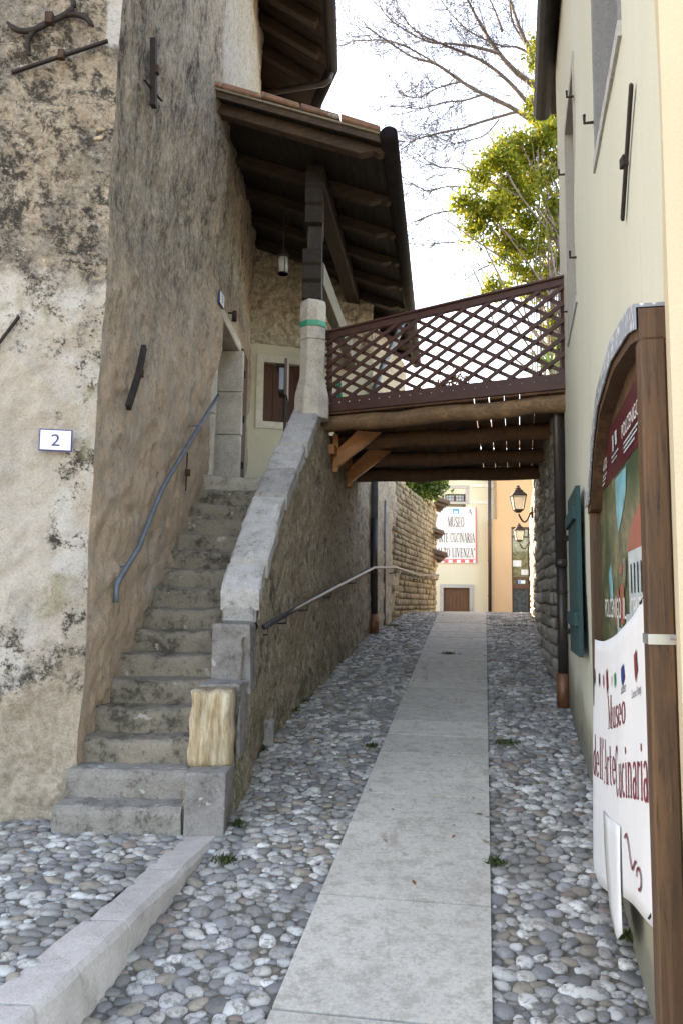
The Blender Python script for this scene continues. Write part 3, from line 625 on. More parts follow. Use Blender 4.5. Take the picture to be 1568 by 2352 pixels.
# ================================================================== STAIRS
SB = (-.63, 4.62, PZ); R_, G_ = .1565, .2
stairs = thing('stone_staircase', SB, 'worn stone staircase with sloping parapet climbing to the porch', 'staircase')
def step_y(n): return 4.62+(n-1)*G_
for n in range(1, 17):
    y0 = step_y(n); y1 = y0+G_+.06 if n < 16 else y0+.3; zt = PZ+n*R_; rg = random.Random(n); N = 28; ring = []
    xl = (-1.58 if n == 1 else wlx(max(y0, A[1]))-.06) if n < 3 else wlx(y0)-.05; xr = flx(y0)-.235
    if n == 1: xl = -1.585
    if n == 2: xl = -1.57
    zb = PZ-.05 if n == 1 else zt-R_-.02
    ph = rg.random()*6
    for i in range(N+1):
        s_ = i/N; x = xl+(xr-xl)*s_; wear = (.022 if n > 2 else .008)*math.sin(math.pi*s_)+.003*math.sin(s_*19+ph)+.002*math.sin(s_*47+ph); fy = y0+.01*math.sin(s_*5+ph)+.006*math.sin(s_*23+ph)+.012*(wear/.02)
        ring += [(x, fy+.004, zb), (x, fy, zt-.045-wear), (x, fy+.008, zt-.014-wear), (x, fy+.03, zt-wear), (x, y1, zt-wear*.3+.004), (x, y1, zb)]
    mb = MB(); mb.add(ring, [(i*6+j, (i+1)*6+j, (i+1)*6+(j+1) % 6, i*6+(j+1) % 6) for i in range(N) for j in range(6)]+[tuple(range(6)), tuple(range(N*6, N*6+6))[::-1]])
    mb.build('step', 'steptop' if n < 3 else 'riser' if n == 16 else 'step', stairs, jit=.006)
LZ = PZ+16*R_
mb = MB(); mb.prism([(wlx(7.8)-.3, 7.82, LZ-.25), (flx(7.82)-.02, 7.82, LZ-.25), (flx(11.4)-.02, 11.4, LZ-.25), (G[0]-.05, 11.5, LZ-.25), (C[0]-.05, 11.05, LZ-.25), (J[0]-.4, 9.0, LZ-.25)], (0, 0, .24)).build('landing', 'step', stairs)
# flank wall below the parapet
CP0, CP1 = (5.72, 1.93), (8.02, 3.84)
def ctop(Y): return np.interp(Y, [4.6, 5.0, 5.01, 5.3, 5.31, 5.7, 5.72, 8.02, 8.06, 11.6], [.85, .85, 1.28, 1.28, 1.62, 1.64, CP0[1]-.1, CP1[1]-.1, 3.66, 3.66])
fu = np.r_[0, np.cumsum(np.linalg.norm(np.diff(FL, axis=0), axis=1))]; uY = lambda u: np.interp(u, fu, FL[:, 1])
wallgrid(FL, spread((0, fu[-1], .03)), spread((.3, 3.9, .03)), rough(.03, 1.5, .016, 6, 0, .012, 19), top=lambda u: ctop(uY(u))).build('flank_wall', 'flank', stairs, smooth=True)
mb = MB(); ys_ = [4.66, 5.0, 5.3, 5.7, 6.1, 6.6, 7.1, 7.6, 8.05, 8.06, 9, 10, 11.136, 11.45]
tops = [float(ctop(y)) for y in ys_]; tops[8] = 3.7
ring = []
for y, tz in zip(ys_, tops):
    x = flx(y)-.035; ring += [(x, y, .3), (x, y, tz-.01), (x-.2, y, tz-.01), (x-.2, y, .3)]
mb.add(ring, [(i*4+j, i*4+(j+1) % 4, (i+1)*4+(j+1) % 4, (i+1)*4+j) for i in range(len(ys_)-1) for j in range(4)]+[(3, 2, 1, 0), tuple(range((len(ys_)-1)*4, len(ys_)*4))]); mb.build('parapet_core', 'flank', stairs)
# stacked end stones of the parapet
def block(y0, y1, z0, z1, x0, x1, mat, bev=.012, jit=.012, seg=2, lab=None, sub=0):
    o = MB().box(((x0+x1)/2, (y0+y1)/2, (z0+z1)/2), (x1-x0, y1-y0, z1-z0)).build('parapet_stone', mat, stairs, bevel=bev, jit=jit, seg=seg)
    if lab: o['label'] = lab
    return o
block(4.60, 5.02, PZ-.06, .895, -.86, -.622, 'endstone', .014)
block(5.05, 5.36, .9, 1.345, -.86, -.60, 'endstone'); block(5.36, 5.74, 1.25, 1.70, -.845, -.585, 'endstone', .016)
# eroded yellow stone with vertical ribs
mb = MB(); N, K = 26, 18; rg = random.Random(3); v = []
bx0, bx1, bz0, bz1, by = -.868, -.628, .897, 1.335, 4.80
for i in range(N+1):
    for j in range(K+1):
        x = bx0+(bx1-bx0)*i/N; z = bz0+(bz1-bz0)*j/K; e = min(i, N-i)/N; e2 = min(j, K-j)/K
        rib = .022*float(fbm(np.array([x*34, 1.7, z*3.2]), 4))+.012*float(fbm(np.array([x*70, 4.2, z*4]), 2))
        v.append((x+.003*math.sin(z*31)+.004*float(fbm(np.array([i, 0., z*12]), 2))*(i in (0, N)), by-.018+rib+.03*max(0, 1-e*9)**2+.02*max(0, 1-e2*9)**2, z+.012*float(fbm(np.array([x*14, 0, z]), 2))*(1 if j == K else 0)))
n0 = len(v); v += [(x, 5.07, z) for (x, y, z) in v]; idx = lambda i, j: i*(K+1)+j
f = [(idx(i, j), idx(i+1, j), idx(i+1, j+1), idx(i, j+1)) for i in range(N) for j in range(K)]+[tuple(n0+q for q in (idx(i, j), idx(i, j+1), idx(i+1, j+1), idx(i+1, j))) for i in range(N) for j in range(K)]
for i in range(N): f += [(idx(i, K), idx(i+1, K), n0+idx(i+1, K), n0+idx(i, K)), (idx(i+1, 0), idx(i, 0), n0+idx(i, 0), n0+idx(i+1, 0))]
for j in range(K): f += [(idx(0, j), idx(0, j+1), n0+idx(0, j+1), n0+idx(0, j)), (idx(N, j+1), idx(N, j), n0+idx(N, j), n0+idx(N, j+1))]
o = mb.add(v, f).build('parapet_stone', 'ribbed', stairs, smooth=True); o['label'] = 'eroded yellow stone with deep vertical ribs'
MB().box((-.56, 6.32, .86), (.13, .16, .2)).build('foot_stone', 'coping', stairs, bevel=.02, jit=.015)
# sloping coping stones
cl = [5.72, 5.98, 6.36, 6.68, 7.02, 7.36, 7.66, 8.04]
for k in range(7):
    a, b = cl[k]+.012, cl[k+1]-.012; ring = []; N = 5
    zc = lambda y: CP0[1]+(CP1[1]-CP0[1])*(y-CP0[0])/(CP1[0]-CP0[0])+(.0, .022, .006, .026, .010, .03, .0)[k]
    for i in range(N+1):
        y = a+(b-a)*i/N; x = flx(y)+.02+(.0, .012, -.006, .01, 0, .014, 0)[k]; xl = x-.275; z = zc(y); w_ = .003*math.sin(y*29)
        ring += [(x, y, z-.15), (x, y, z-.018), (x-.02, y, z+w_), (xl+.02, y, z-w_), (xl, y, z-.018), (xl, y, z-.15)]
    MB().add(ring, [(i*6+j, (i+1)*6+j, (i+1)*6+(j+1) % 6, i*6+(j+1) % 6) for i in range(N) for j in range(6)]+[tuple(range(6)), tuple(range(N*6, N*6+6))[::-1]]).build('coping_stone', 'coping', stairs, jit=.007)
MB().box((flx(5.76)-.12, 5.78, 1.76), (.25, .12, .13)).build('parapet_stone', 'coping', stairs, bevel=.02, jit=.012)

# ================================================================== PORCH
cx_, cy_ = -.315, 8.06
porch = thing('timber_porch', (cx_, cy_, 3.8), 'dark timber porch roof on a pale stone column above the stairs', 'porch')
oc = math.pi/8
MB().lathe((cx_, cy_, 0), [(.19, 3.70), (.19, 3.9), (.175, 3.97), (.14, 4.10), (.133, 4.13), (.137, 4.52)], 8, oc).build('column', 'column', porch, bevel=.006, jit=.008)
MB().lathe((cx_, cy_, 0), [(.137, 4.524), (.135, 4.92), (.12, 4.945)], 8, oc).build('column', 'column', porch, bevel=.006, jit=.008)
EVX = lambda Y: float(E_near[0]+.130*(Y-E_near[1])); E_near = atY(880, 332, 7.2); EVZ = E_near[2]; RS = .41
def rf(X, Y, dz=0.): return np.array([X, Y, EVZ+RS*(EVX(Y)-X)+dz])
yv = lambda X, Y: Y-.13*(X-EVX(Y))*1.0                               # lines that run up the roof lean a little
def upr(Y, L, dz=0.):                                                # point L metres (plan) up from the eave, starting at station Y
    X = EVX(Y)-L; return np.array([X, Y+.21*L, EVZ+RS*L+dz])
TOPL = 2.75; YE = 14.1
# carved beam ends: profile polygon in a Y-Z plane
def corbel(x0, x1, yb, z0, z1, mat, ln=.42):
    h = z1-z0; pr = [(yb-.10, z1), (yb-.13, z1-h*.30), (yb-.10, z1-h*.36), (yb-.10, z1-h*.62), (yb-.06, z1-h*.68), (yb-.05, z0), (yb+ln, z0), (yb+ln, z1)]
    return MB().prism([(x0, y, z) for y, z in pr], (x1-x0, 0, 0)).build('corbel', mat, porch, bevel=.008)
bw = .19
corbel(cx_-.115, cx_+.085, cy_-.06, 4.945, 5.46, 'darkwood')
zu = rf(cx_, cy_)[2]-.17
corbel(cx_-.10, cx_+.09, cy_-.06, zu-.56, zu-.02, 'darkwood')
MB().bar((cx_+.005, cy_+.05, 5.46), (cx_+.005, cy_+.05, zu-.50), .155, .15, (0, 1, 0)).build('post', 'darkwoodz', porch, bevel=.008)
MB().bar((cx_+.04, cy_+.2, 5.34), (cx_+.04+.13*3.2, cy_+3.35, 5.34), .12, .24).build('tie_beam', 'palebeam', porch, bevel=.006)
MB().bar((cx_+.0, cy_-.1, zu-.02), (cx_+.13*5.7, cy_+5.6, zu-.02), .18, .2).build('purlin', 'darkwood', porch, bevel=.01)
for k, Y in enumerate([7.26]+[7.42+.775*i for i in range(0, 9)][1:]):
    a = upr(Y, .02, -.075); b = upr(Y, TOPL, -.075)
    d = b-a; nrm = np.array([0, 0, 1.]); pr = []
    prof = [(0, .0), (0, -.05), (.05, -.075), (.10, -.055), (.15, -.085), (.22, -.12), (TOPL, -.12), (TOPL, .0)]
    pts = [upr(Y, L, dz-.03) for L, dz in prof]
    MB().prism([p-np.array([0, .055, 0]) for p in pts], (0, .11, 0)).build('rafter', 'vergewood' if k == 0 else 'darkwoodx', porch, bevel=.006)
nb = 30
for k in range(nb):                                                  # boards along the roof seen from below
    a, b = TOPL*k/nb+.002, TOPL*(k+1)/nb-.002
    MB().hexa([upr(7.12, b, -.026), upr(7.12, a, -.026), upr(YE, a, -.026), upr(YE, b, -.026), upr(7.12, b, 0), upr(7.12, a, 0), upr(YE, a, 0), upr(YE, b, 0)]).build('roof_board', 'darkwood', porch)
MB().hexa([upr(7.085, TOPL, -.05), upr(7.085, 0, -.05), upr(7.115, 0, -.05), upr(7.115, TOPL, -.05), upr(7.085, TOPL, .012), upr(7.085, 0, .012), upr(7.115, 0, .012), upr(7.115, TOPL, .012)]).build('verge_board', 'vergewood', porch)
MB().hexa([upr(7.06, TOPL, .014), upr(7.06, 0, .014), upr(YE, 0, .014), upr(YE, TOPL, .014), upr(7.06, TOPL, .034), upr(7.06, 0, .034), upr(YE, 0, .034), upr(YE, TOPL, .034)]).build('mortar_bed', 'joint', porch)
# barrel tiles: one shared mesh, rows up the slope
def tile_mesh(L=.4, r0=.085, r1=.07, th=.014, inv=False):
    bm = MB(); K = 7; ring = []
    for y, r in ((0, r0), (L, r1)):
        for rr in (r, r-th):
            for k in range(K+1): a = math.pi*k/K; ring.append((rr*math.cos(a), y, rr*math.sin(a)*.8))
    n = K+1; f = []
    for k in range(K): f += [(k, k+1, 2*n+k+1, 2*n+k), (n+k+1, n+k, 3*n+k, 3*n+k+1), (k+1, k, n+k, n+k+1), (2*n+k, 2*n+k+1, 3*n+k+1, 3*n+k)]
    f += [(0, 2*n, 3*n, n), (K, n+K, 3*n+K, 2*n+K)]
    me = bpy.data.meshes.new('tile'); me.from_pydata(ring, [], f); me.materials.append(M['tile']); me.polygons.foreach_set('use_smooth', [True]*len(f)); return me
for k in range(7):
    a, b = .02+.385*k, .02+.385*(k+1)-.012; j_ = .006*((k*7) % 3)
    MB().hexa([upr(7.045, b, .036+j_), upr(7.045, a, .036+j_), upr(7.20, a, .036+j_), upr(7.20, b, .036+j_), upr(7.045, b, .105+j_), upr(7.045, a, .092+j_), upr(7.20, a, .092+j_), upr(7.20, b, .105+j_)]).build('verge_tile', 'tile', porch, bevel=.012, jit=.008)
TM = tile_mesh(); base_inv = Matrix.Translation(-Vector(porch.location)); rg = random.Random(2)
rows = int((YE-7.25)/.185); sl_ang = math.atan(RS)
for i in range(rows):
    for k in range(8):
        L = .0+k*.335; p = upr(7.30+i*.185, L, .06+rg.uniform(-.004, .008)); o = bpy.data.objects.new('tile', TM); COL.objects.link(o); o.parent = porch
        d = (upr(8, 1)-upr(8, 0)); d /= np.linalg.norm(d); X = np.cross(d, (0, 0, 1)); X /= np.linalg.norm(X); Z = np.cross(X, d)
        mm = Matrix([[X[r_], d[r_], Z[r_], p[r_]] for r_ in range(3)]+[[0, 0, 0, 1]]); o.matrix_local = base_inv @ mm @ Matrix.Rotation(rg.gauss(0, .015), 4, 'Z')
gt = MB().tube([np.array([EVX(7.02)+.06, 7.02, EVZ-.01]), np.array([EVX(YE)+.06, YE, EVZ-.03])], .085, 14).build('gutter', 'gutter', porch, smooth=True)
for y in np.arange(7.5, 14, .62): MB().lathe((0, 0, 0), [(.09, -.012), (.09, .012)], 14).build('gutter_bracket', 'gutter', gt, smooth=False).matrix_local = Matrix.Translation(Vector((EVX(y)+.06, y, EVZ-.015))-Vector(porch.location)) @ Matrix.Rotation(-.13, 4, 'Z') @ Matrix.Rotation(math.pi/2, 4, 'X')
# porch downpipe at the corner: zinc above, brown below, copper shoe
pt = thing('corner_downpipe', (G[0]+.08, G[1]-.05, gzf(*G)), 'slim downpipe at the porch corner, blue-grey above and brown below', 'downpipe')
px_, py_ = G[0]+.05, G[1]-.06; gb = gzf(px_, py_)
MB().tube([(EVX(11.6), 11.6, EVZ-.1), (EVX(11.6)-.1, 11.58, EVZ-.3), (px_+.1, py_, EVZ-.9), (px_, py_, EVZ-1.2), (px_, py_, 3.05)], .05, 10).build('upper_pipe', 'zinc', pt, smooth=True)
MB().tube([(px_, py_, 3.05), (px_, py_, gb+.27)], .055, 10).build('lower_pipe', 'pipe', pt, smooth=True)
MB().tube([(px_, py_, gb+.28), (px_, py_, gb-.02)], .075, 10).build('shoe', 'copper', pt, smooth=True)
cq = onwall(883, 1290, (.42, 11.5), (.83, 12.75), .03); cq2 = gzf(cq[0], cq[1])
solo(MB().tube([(cq[0], cq[1], cq2+.02), (cq[0], cq[1], 3.4)], .016, 8), 'wall_conduit', 'zinc', (cq[0], cq[1], cq2), 'thin grey conduit on the plaster right of the corner downpipe', 'conduit', smooth=True)

# green strap round the column, lantern, letter box
solo(MB().lathe((cx_, cy_, 0), [(.142, 4.655), (.145, 4.665), (.145, 4.705), (.142, 4.715)], 8, oc), 'strap', 'greentape', (cx_, cy_, 4.66), 'green strap tied round the pale stone column', 'strap')
lq = atY(650, 630, 9.0); lt_ = float(lq[2])
ln = thing('hanging_lantern', (lq[0], lq[1], lt_), 'small round glass lantern hanging from the porch rafters', 'lantern')
MB().tube([(lq[0], lq[1], lt_+.34), (lq[0], lq[1], upr(9.0, EVX(9.0)-lq[0])[2]-.05)], .006, 6).build('chain', 'iron', ln)
MB().lathe((lq[0], lq[1], lt_), [(.063, .0), (.063, .012), (.058, .012), (.058, 0)], 16).build('bottom_ring', 'iron', ln)
MB().lathe((lq[0], lq[1], lt_), [(.056, .03), (.056, .20)], 16).build('glass', 'lampglass', ln, smooth=True)
for k in range(4):
    a = k*math.pi/2+.4; c_, s_ = math.cos(a)*.06, math.sin(a)*.06; MB().tube([(lq[0]+c_, lq[1]+s_, lt_), (lq[0]+c_, lq[1]+s_, lt_+.23), (lq[0]+c_*.7, lq[1]+s_*.7, lt_+.28), (lq[0], lq[1], lt_+.34)], .005, 6).build('cage_bar', 'iron', ln)
MB().lathe((lq[0], lq[1], lt_), [(.066, .205), (.066, .222), (.02, .24), (.012, .30)], 16).build('cap', 'iron', ln)
for k in range(3): a = k*2.1; MB().lathe((lq[0]+.02*math.cos(a), lq[1]+.02*math.sin(a), lt_), [(.008, .02), (.008, .11), (.003, .13)], 8).build('candle', 'paper', ln)
mq = atY(646, 875, 8.9)
ml = thing('letter_box', (mq[0], 8.9, mq[2]-.1), 'slim letter box with pale front on a dark board beside the column', 'letter box')
MB().box((mq[0]+.06, 8.93, mq[2]+.02), (.03, .3, .42)).build('backboard', 'doorwood', ml)
MB().box((mq[0]+.012, 8.9, mq[2]), (.062, .2, .26)).build('box', 'zinc', ml, bevel=.006)
MB().box((mq[0]-.0, 8.9, mq[2]+.15), (.1, .24, .035)).build('lid', 'iron', ml, bevel=.004)
MB().box((mq[0]+.012, 8.9, mq[2]-.15), (.07, .21, .035)).build('base', 'iron', ml, bevel=.004)
MB().tube([(mq[0]+.05, 8.84, mq[2]-.16), (mq[0]+.05, 8.84, LZ)], .012, 8).build('leg', 'iron', ml); MB().tube([(mq[0]+.05, 9.02, mq[2]-.16), (mq[0]+.05, 9.02, LZ)], .012, 8).build('leg', 'iron', ml)

# ================================================================== FOOTBRIDGE
N0, N1 = atY(746, 925, 8.22), onwall(1297, 865, (.96, 2.27), (2.08, 7.45))
fz0, fz1 = float(atY(746, 940, 8.22)[2]), float(onwall(1297, 885, (.96, 2.27), (2.08, 7.45))[2])
NL = np.array([N0[0], N0[1], fz0]); NRt = np.array([N1[0]+.02, N1[1], fz1]); FLb = np.array([.16, 10.35, 3.62]); FRb = np.array([2.72, 10.15, 3.66])
br = thing('footbridge', (NL+NRt)/2, 'timber footbridge with red-brown lattice railing between the two houses', 'footbridge')
bd = (NRt-NL); BL = np.linalg.norm(bd); bd = bd/BL; bn = np.cross(bd, (0, 0, 1)); bn /= np.linalg.norm(bn)    # bn towards the viewer
np_ = 17
for k in range(np_):
    a, b = (k+.012+.02*(k in (9, 11, 12)))/np_, (k+.988-.02*(k in (10, 11)))/np_; p = [NL+(NRt-NL)*a, NL+(NRt-NL)*b, FLb+(FRb-FLb)*b, FLb+(FRb-FLb)*a]; p = [q-[0, 0, .06] for q in p]; p[0] = p[0]-bn*.0; 
    MB().hexa(p+[q+[0, 0, .038] for q in p]).build('deck_plank', 'deck', br)
for k, (fr, rr) in enumerate(((.03, .085), (.33, .085), (.66, .08), (.97, .085))):
    p = NL+(FLb-NL)*fr-[0, 0, .145]; q = NRt+(FRb-NRt)*fr-[0, 0, .145]; n_ = 9; pts = [p+(q-p)*i/n_+np.array([0, .006*math.sin(i*2.1+k), .010*math.sin(i*1.7+k*2)]) for i in range(n_+1)]
    MB().tube([pts[0]-bd*.1]+pts+[pts[-1]+bd*.1], [rr*(1+.06*math.sin(i*2.7+k)) for i in range(n_+3)], 10).build('log_beam', 'log' if k == 0 else 'deck', br, smooth=True)
# railing
T0, T1 = float(atY(742, 765, 8.22)[2]), float(onwall(1288, 667, (.96, 2.27), (2.08, 7.45))[2])
def fp(s_, h, off=0.):                                                # s along, h 0..1 bottom to top
    p = NL+(NRt-NL)*s_; zt = T0+(T1-T0)*s_; return np.array([p[0], p[1], p[2]+(zt-p[2])*h])+bn*off
MB().bar(fp(0, 0)+[0, 0, .032], fp(1, 0)+[0, 0, .032], .05, .146).build('bottom_rail', 'fence', br, bevel=.004)
MB().bar(fp(0, 1)-[0, 0, .045], fp(1, 1)-[0, 0, .045], .05, .07).build('top_rail', 'fence', br, bevel=.004)
MB().bar(fp(0, 1)-[0, 0, .004]-bd*.01, fp(1, 1)-[0, 0, .004], .10, .022).build('cap_rail', 'fence', br, bevel=.004)
for s_ in (.012, .985): MB().bar(fp(s_, 0, -.045), fp(s_, 1, -.045), .06, .06, (0, 1, 0)).build('rail_post', 'fence', br)
hh = .5*((T0-fz0)+(T1-fz1))-.13; pit = .236; sl_ = .62                # lattice: spacing along, rise per run
for sg in (1, -1):
    run = hh/sl_; k = -int(run/pit)-1
    while k*pit < BL+run:
        x0 = k*pit+.05; x1 = x0+run
        if sg < 0: x0, x1 = x1, x0
        k += 1; pa = []
        ta, tb = 0., 1.
        for lim, lo in ((.01, True), (BL-.01, False)):
            if (x1-x0) != 0:
                tt = (lim-x0)/(x1-x0); going_up = x1 > x0
                if lo == going_up: ta = max(ta, tt)
                else: tb = min(tb, tt)
        if tb-ta < .05: continue
        q = []
        for t_ in (ta, tb):
            s_ = (x0+(x1-x0)*t_)/BL; zb = (NL+(NRt-NL)*s_)[2]+.095; zt = T0+(T1-T0)*s_-.07; p = NL+(NRt-NL)*s_; q.append(np.array([p[0], p[1], zb+(zt-zb)*t_])+bn*(.012*sg))
        MB().bar(q[0], q[1],   .018, .036, np.cross(q[1]-q[0], bn)).build('lattice_slat', 'fence', br)
for s_ in np.linspace(.03, .97, 22): MB().box(fp(s_, 0, .027)+[0, 0, .05], (.008, .006, .008)).build('screw', 'steel', br)
# orange knee braces on the stair wall
for yy, sc_, dz in ((8.62, 1., -.17), (9.45, .95, -.13)):
    xw = flx(yy)+.02; zt = 3.50-dz; MB().hexa([(xw, yy-.06, zt-.40), (xw+.0, yy+.06, zt-.40), (xw+.52, yy+.06-.1, zt-.0), (xw+.52, yy-.06-.1, zt-.0), (xw, yy-.06, zt-.22), (xw, yy+.06, zt-.22), (xw+.26, yy+.06-.1, zt+.02), (xw+.26, yy-.06-.1, zt+.02)]).build('knee_brace', 'brace', br, bevel=.005)
    MB().bar((xw+.03, yy, zt-.42), (xw+.03, yy, zt), .12, .06, (1, 0, 0)).build('wall_plate', 'brace', br, bevel=.004)
MB().bar((flx(8.4)+.05, 8.4, 3.47), (flx(9.8)+.05, 9.8, 3.45), .06, .10).build('ledger', 'brace', br)

# ================================================================== RIGHT HOUSE
RA, RB = np.array([.96, 2.27]), np.array([2.08, 7.45]); rd = RB-RA; RLN = np.linalg.norm(rd); rd /= RLN; rn = np.array([-rd[1], rd[0]])
rz0 = gzf(*RA)
rh = thing('right_house', (RA[0], RA[1], rz0), 'pale green plastered house with small deep windows on the right', 'house')
def rp(u, z, off=0.): p = RA+rd*u+rn*off; return np.array([p[0], p[1], z])
RTOP = 7.35
ua = lambda Y: (Y-RA[1])/rd[1]
WINS = [(ua(3.2), ua(4.15), 4.3, 6.3, 'greywin'), (ua(5.62), ua(6.5), 4.08, 5.86, 'greypl')]
usr = sorted(set([0, RLN]+[w_[0] for w_ in WINS]+[w_[1] for w_ in WINS]+list(np.arange(.2, RLN, .13)))); zsr = sorted(set([-.1, RTOP]+[4.3, 6.3, 4.08, 5.86]+list(np.arange(.0, RTOP, .15))))
mbw = wallgrid([tuple(RB), tuple(RA)], [RLN-u for u in usr[::-1]], zsr, lambda u, z, p: .010*fbm(p*.9, 3)*(1+0*u), [(RLN-b, RLN-a, c_, e_) for a, b, c_, e_, _ in WINS])
mbw.f = [q[::-1] for q in mbw.f]
def inv_n(): pass
mbw.build('side_wall', 'right', rh, smooth=True)
for a, b, c_, e_, mt in WINS:
    wn = MB().quad(rp(a-.02, c_-.02, -.24), rp(b+.02, c_-.02, -.24), rp(b+.02, e_+.02, -.24), rp(a-.02, e_+.02, -.24)).build('window', 'darkglass', rh)
    g_ = .003
    for nm, q in (('jamb', [rp(a-.07, c_, g_), rp(a, c_, g_), rp(a, c_, -.24), rp(a-.07, c_, -.24)]), ('jamb', [rp(b, c_, g_), rp(b+.07, c_, g_), rp(b+.07, c_, -.24), rp(b, c_, -.24)])):
        MB().prism(q, (0, 0, e_-c_)).build(nm, mt, wn)
    MB().prism([rp(a-.07, c_-.07, g_+.010), rp(b+.07, c_-.07, g_+.010), rp(b+.07, c_-.07, -.24), rp(a-.07, c_-.07, -.24)], (0, 0, .07)).build('sill', 'greystone', wn)
    MB().prism([rp(a-.07, e_, g_), rp(b+.07, e_, g_), rp(b+.07, e_, -.24), rp(a-.07, e_, -.24)], (0, 0, .08)).build('lintel', mt, wn)
    for u in (a-.1, b+.1):
        for z in (c_+.25, e_-.3): MB().tube([rp(u, z, 0), rp(u, z, .05), rp(u, z+.05, .05)], .009, 6).build('shutter_hook', 'iron', wn)
# near end face (ochre), core and roof
ex = 5.5; pe = RA+np.array([rd[1], -rd[0]])*ex; pf = RB+np.array([rd[1], -rd[0]])*ex
MB().hexa([(RA[0]-.014, RA[1]-.004, -.1), (pe[0], pe[1], -.1), (pe[0], pe[1]+.2, -.1), (RA[0]+.05, RA[1]+.2, -.1), (RA[0]-.014, RA[1]-.004, RTOP), (pe[0], pe[1], RTOP), (pe[0], pe[1]+.2, RTOP), (RA[0]+.05, RA[1]+.2, RTOP)]).build('end_wall', 'ochre', rh)
c0 = rp(.12, 0, -.27); c1 = rp(RLN-.02, 0, -.27)
MB().prism([(c0[0], c0[1], -.1), (pe[0], pe[1]+.25, -.1), (pf[0], pf[1], -.1), (c1[0], c1[1], -.1)], (0, 0, RTOP)).build('wall_core', 'right', rh)
MB().prism([rp(RLN, -.1, .0), rp(RLN, -.1, -.3), rp(RLN-.15, -.1, -.3), rp(RLN-.15, -.1, -.003)], (0, 0, RTOP)).build('corner', 'right', rh)
gy0, gy1 = 0., float(atZ(1246, 262, 7.2)[1]); gx1 = float(atZ(1249, 262, 7.2)[0]); uo = (RB[0]-RA[0])/(RB[1]-RA[1])
gp = lambda Y, dx, z: np.array([gx1+dx+(Y-gy1)*uo, Y, z])
MB().prism([gp(1.4, .03, 7.20), gp(gy1, .03, 7.20), gp(gy1, 1.2, 7.20), gp(1.4, 1.2, 7.20)], (0, 0, .12)).build('eave', 'darkwood', rh)
MB().prism([gp(1.4, 0, 7.36), gp(gy1+.05, 0, 7.36), gp(gy1+.05, 4, 8.9), gp(1.4, 4, 8.9)], (0, 0, .09)).build('roof', 'tile', rh)
MB().tube([gp(1.4, -.02, 7.24), gp(gy1, -.02, 7.22)], .10, 12).build('gutter', 'gutter', rh, smooth=True)
# downpipe of the right house
pb = (2.0, 7.33); gp_ = gzf(*pb); dpp = thing('right_downpipe', (*pb, gp_), 'thick dark downpipe with copper-coloured foot on the right house', 'downpipe')
q = onwall(1292, 905, tuple(RA), tuple(RB)); X0, Y0 = pb
MB().tube([rp(ua(7.3)+.05, 3.86, -.05), (X0+.05, Y0, 3.86), (X0+.012, Y0, 3.83), (X0, Y0, 3.75), (X0, Y0, 2.2)], .052, 12).build('upper_pipe', 'pipe', dpp, smooth=True)
MB().tube([(X0, Y0, 2.22), (X0, Y0, gp_+.28)], .046, 12).build('lower_pipe', 'pipe', dpp, smooth=True)
MB().tube([(X0, Y0, 2.2), (X0, Y0, 2.27)], .058, 12).build('collar', 'pipe', dpp, smooth=True); MB().tube([(X0, Y0, 1.96), (X0, Y0, 1.985)], .056, 12).build('clamp', 'rust', dpp)
MB().tube([(X0, Y0, gp_-.02), (X0, Y0, gp_+.30)], .062, 12).build('shoe', 'copper', dpp, smooth=True)
# teal shutter folded back on the wall
s0, s1 = ua(5.25), ua(6.08); sh = thing('open_shutter', rp((s0+s1)/2, 1.52, .05), 'peeling dark teal shutter folded back against the right house', 'shutter')
for k in range(5):
    a = s0+(s1-s0)*k/5+.003; b = s0+(s1-s0)*(k+1)/5-.003
    MB().prism([rp(a, 1.52+.01*math.sin(k*3), .035), rp(b, 1.52+.01*math.sin(k*3), .035), rp(b, 1.52, .065), rp(a, 1.52, .065)][::-1], (0, 0, 1.12)).build('board', 'shutter', sh)
for z in (1.72, 2.42): MB().prism([rp(s0, z, .066), rp(s1, z, .066), rp(s1, z, .088), rp(s0, z, .088)][::-1], (0, 0, .09)).build('batten', 'shutter', sh)
for z in (1.66, 2.36): MB().box(rp(s1+.02, z, .06), (.05, .05, .04)).build('hinge', 'iron', sh)
# iron tie bar high on the wall
t0, t1 = onwall(1464, 165, tuple(RA), tuple(RB), .02)*0+np.r_[0, 0, 0], 0
ti = onwall(1462, 190, tuple(RA), tuple(RB)); tj = onwall(1440, 505, tuple(RA), tuple(RB)); nn = np.array([rn[0], rn[1], 0])*.02
tb = thing('wall_tie_bar', (ti+tj)/2, 'slanting iron tie bar on the pale plaster right of the small windows', 'tie bar')
MB().bar(ti+nn, tj+nn, .014, .034).build('bar', 'iron', tb, bevel=.004); mid = ti+(tj-ti)*.55+nn*1.4; MB().box(mid, (.022, .04, .04)).build('key', 'iron', tb)

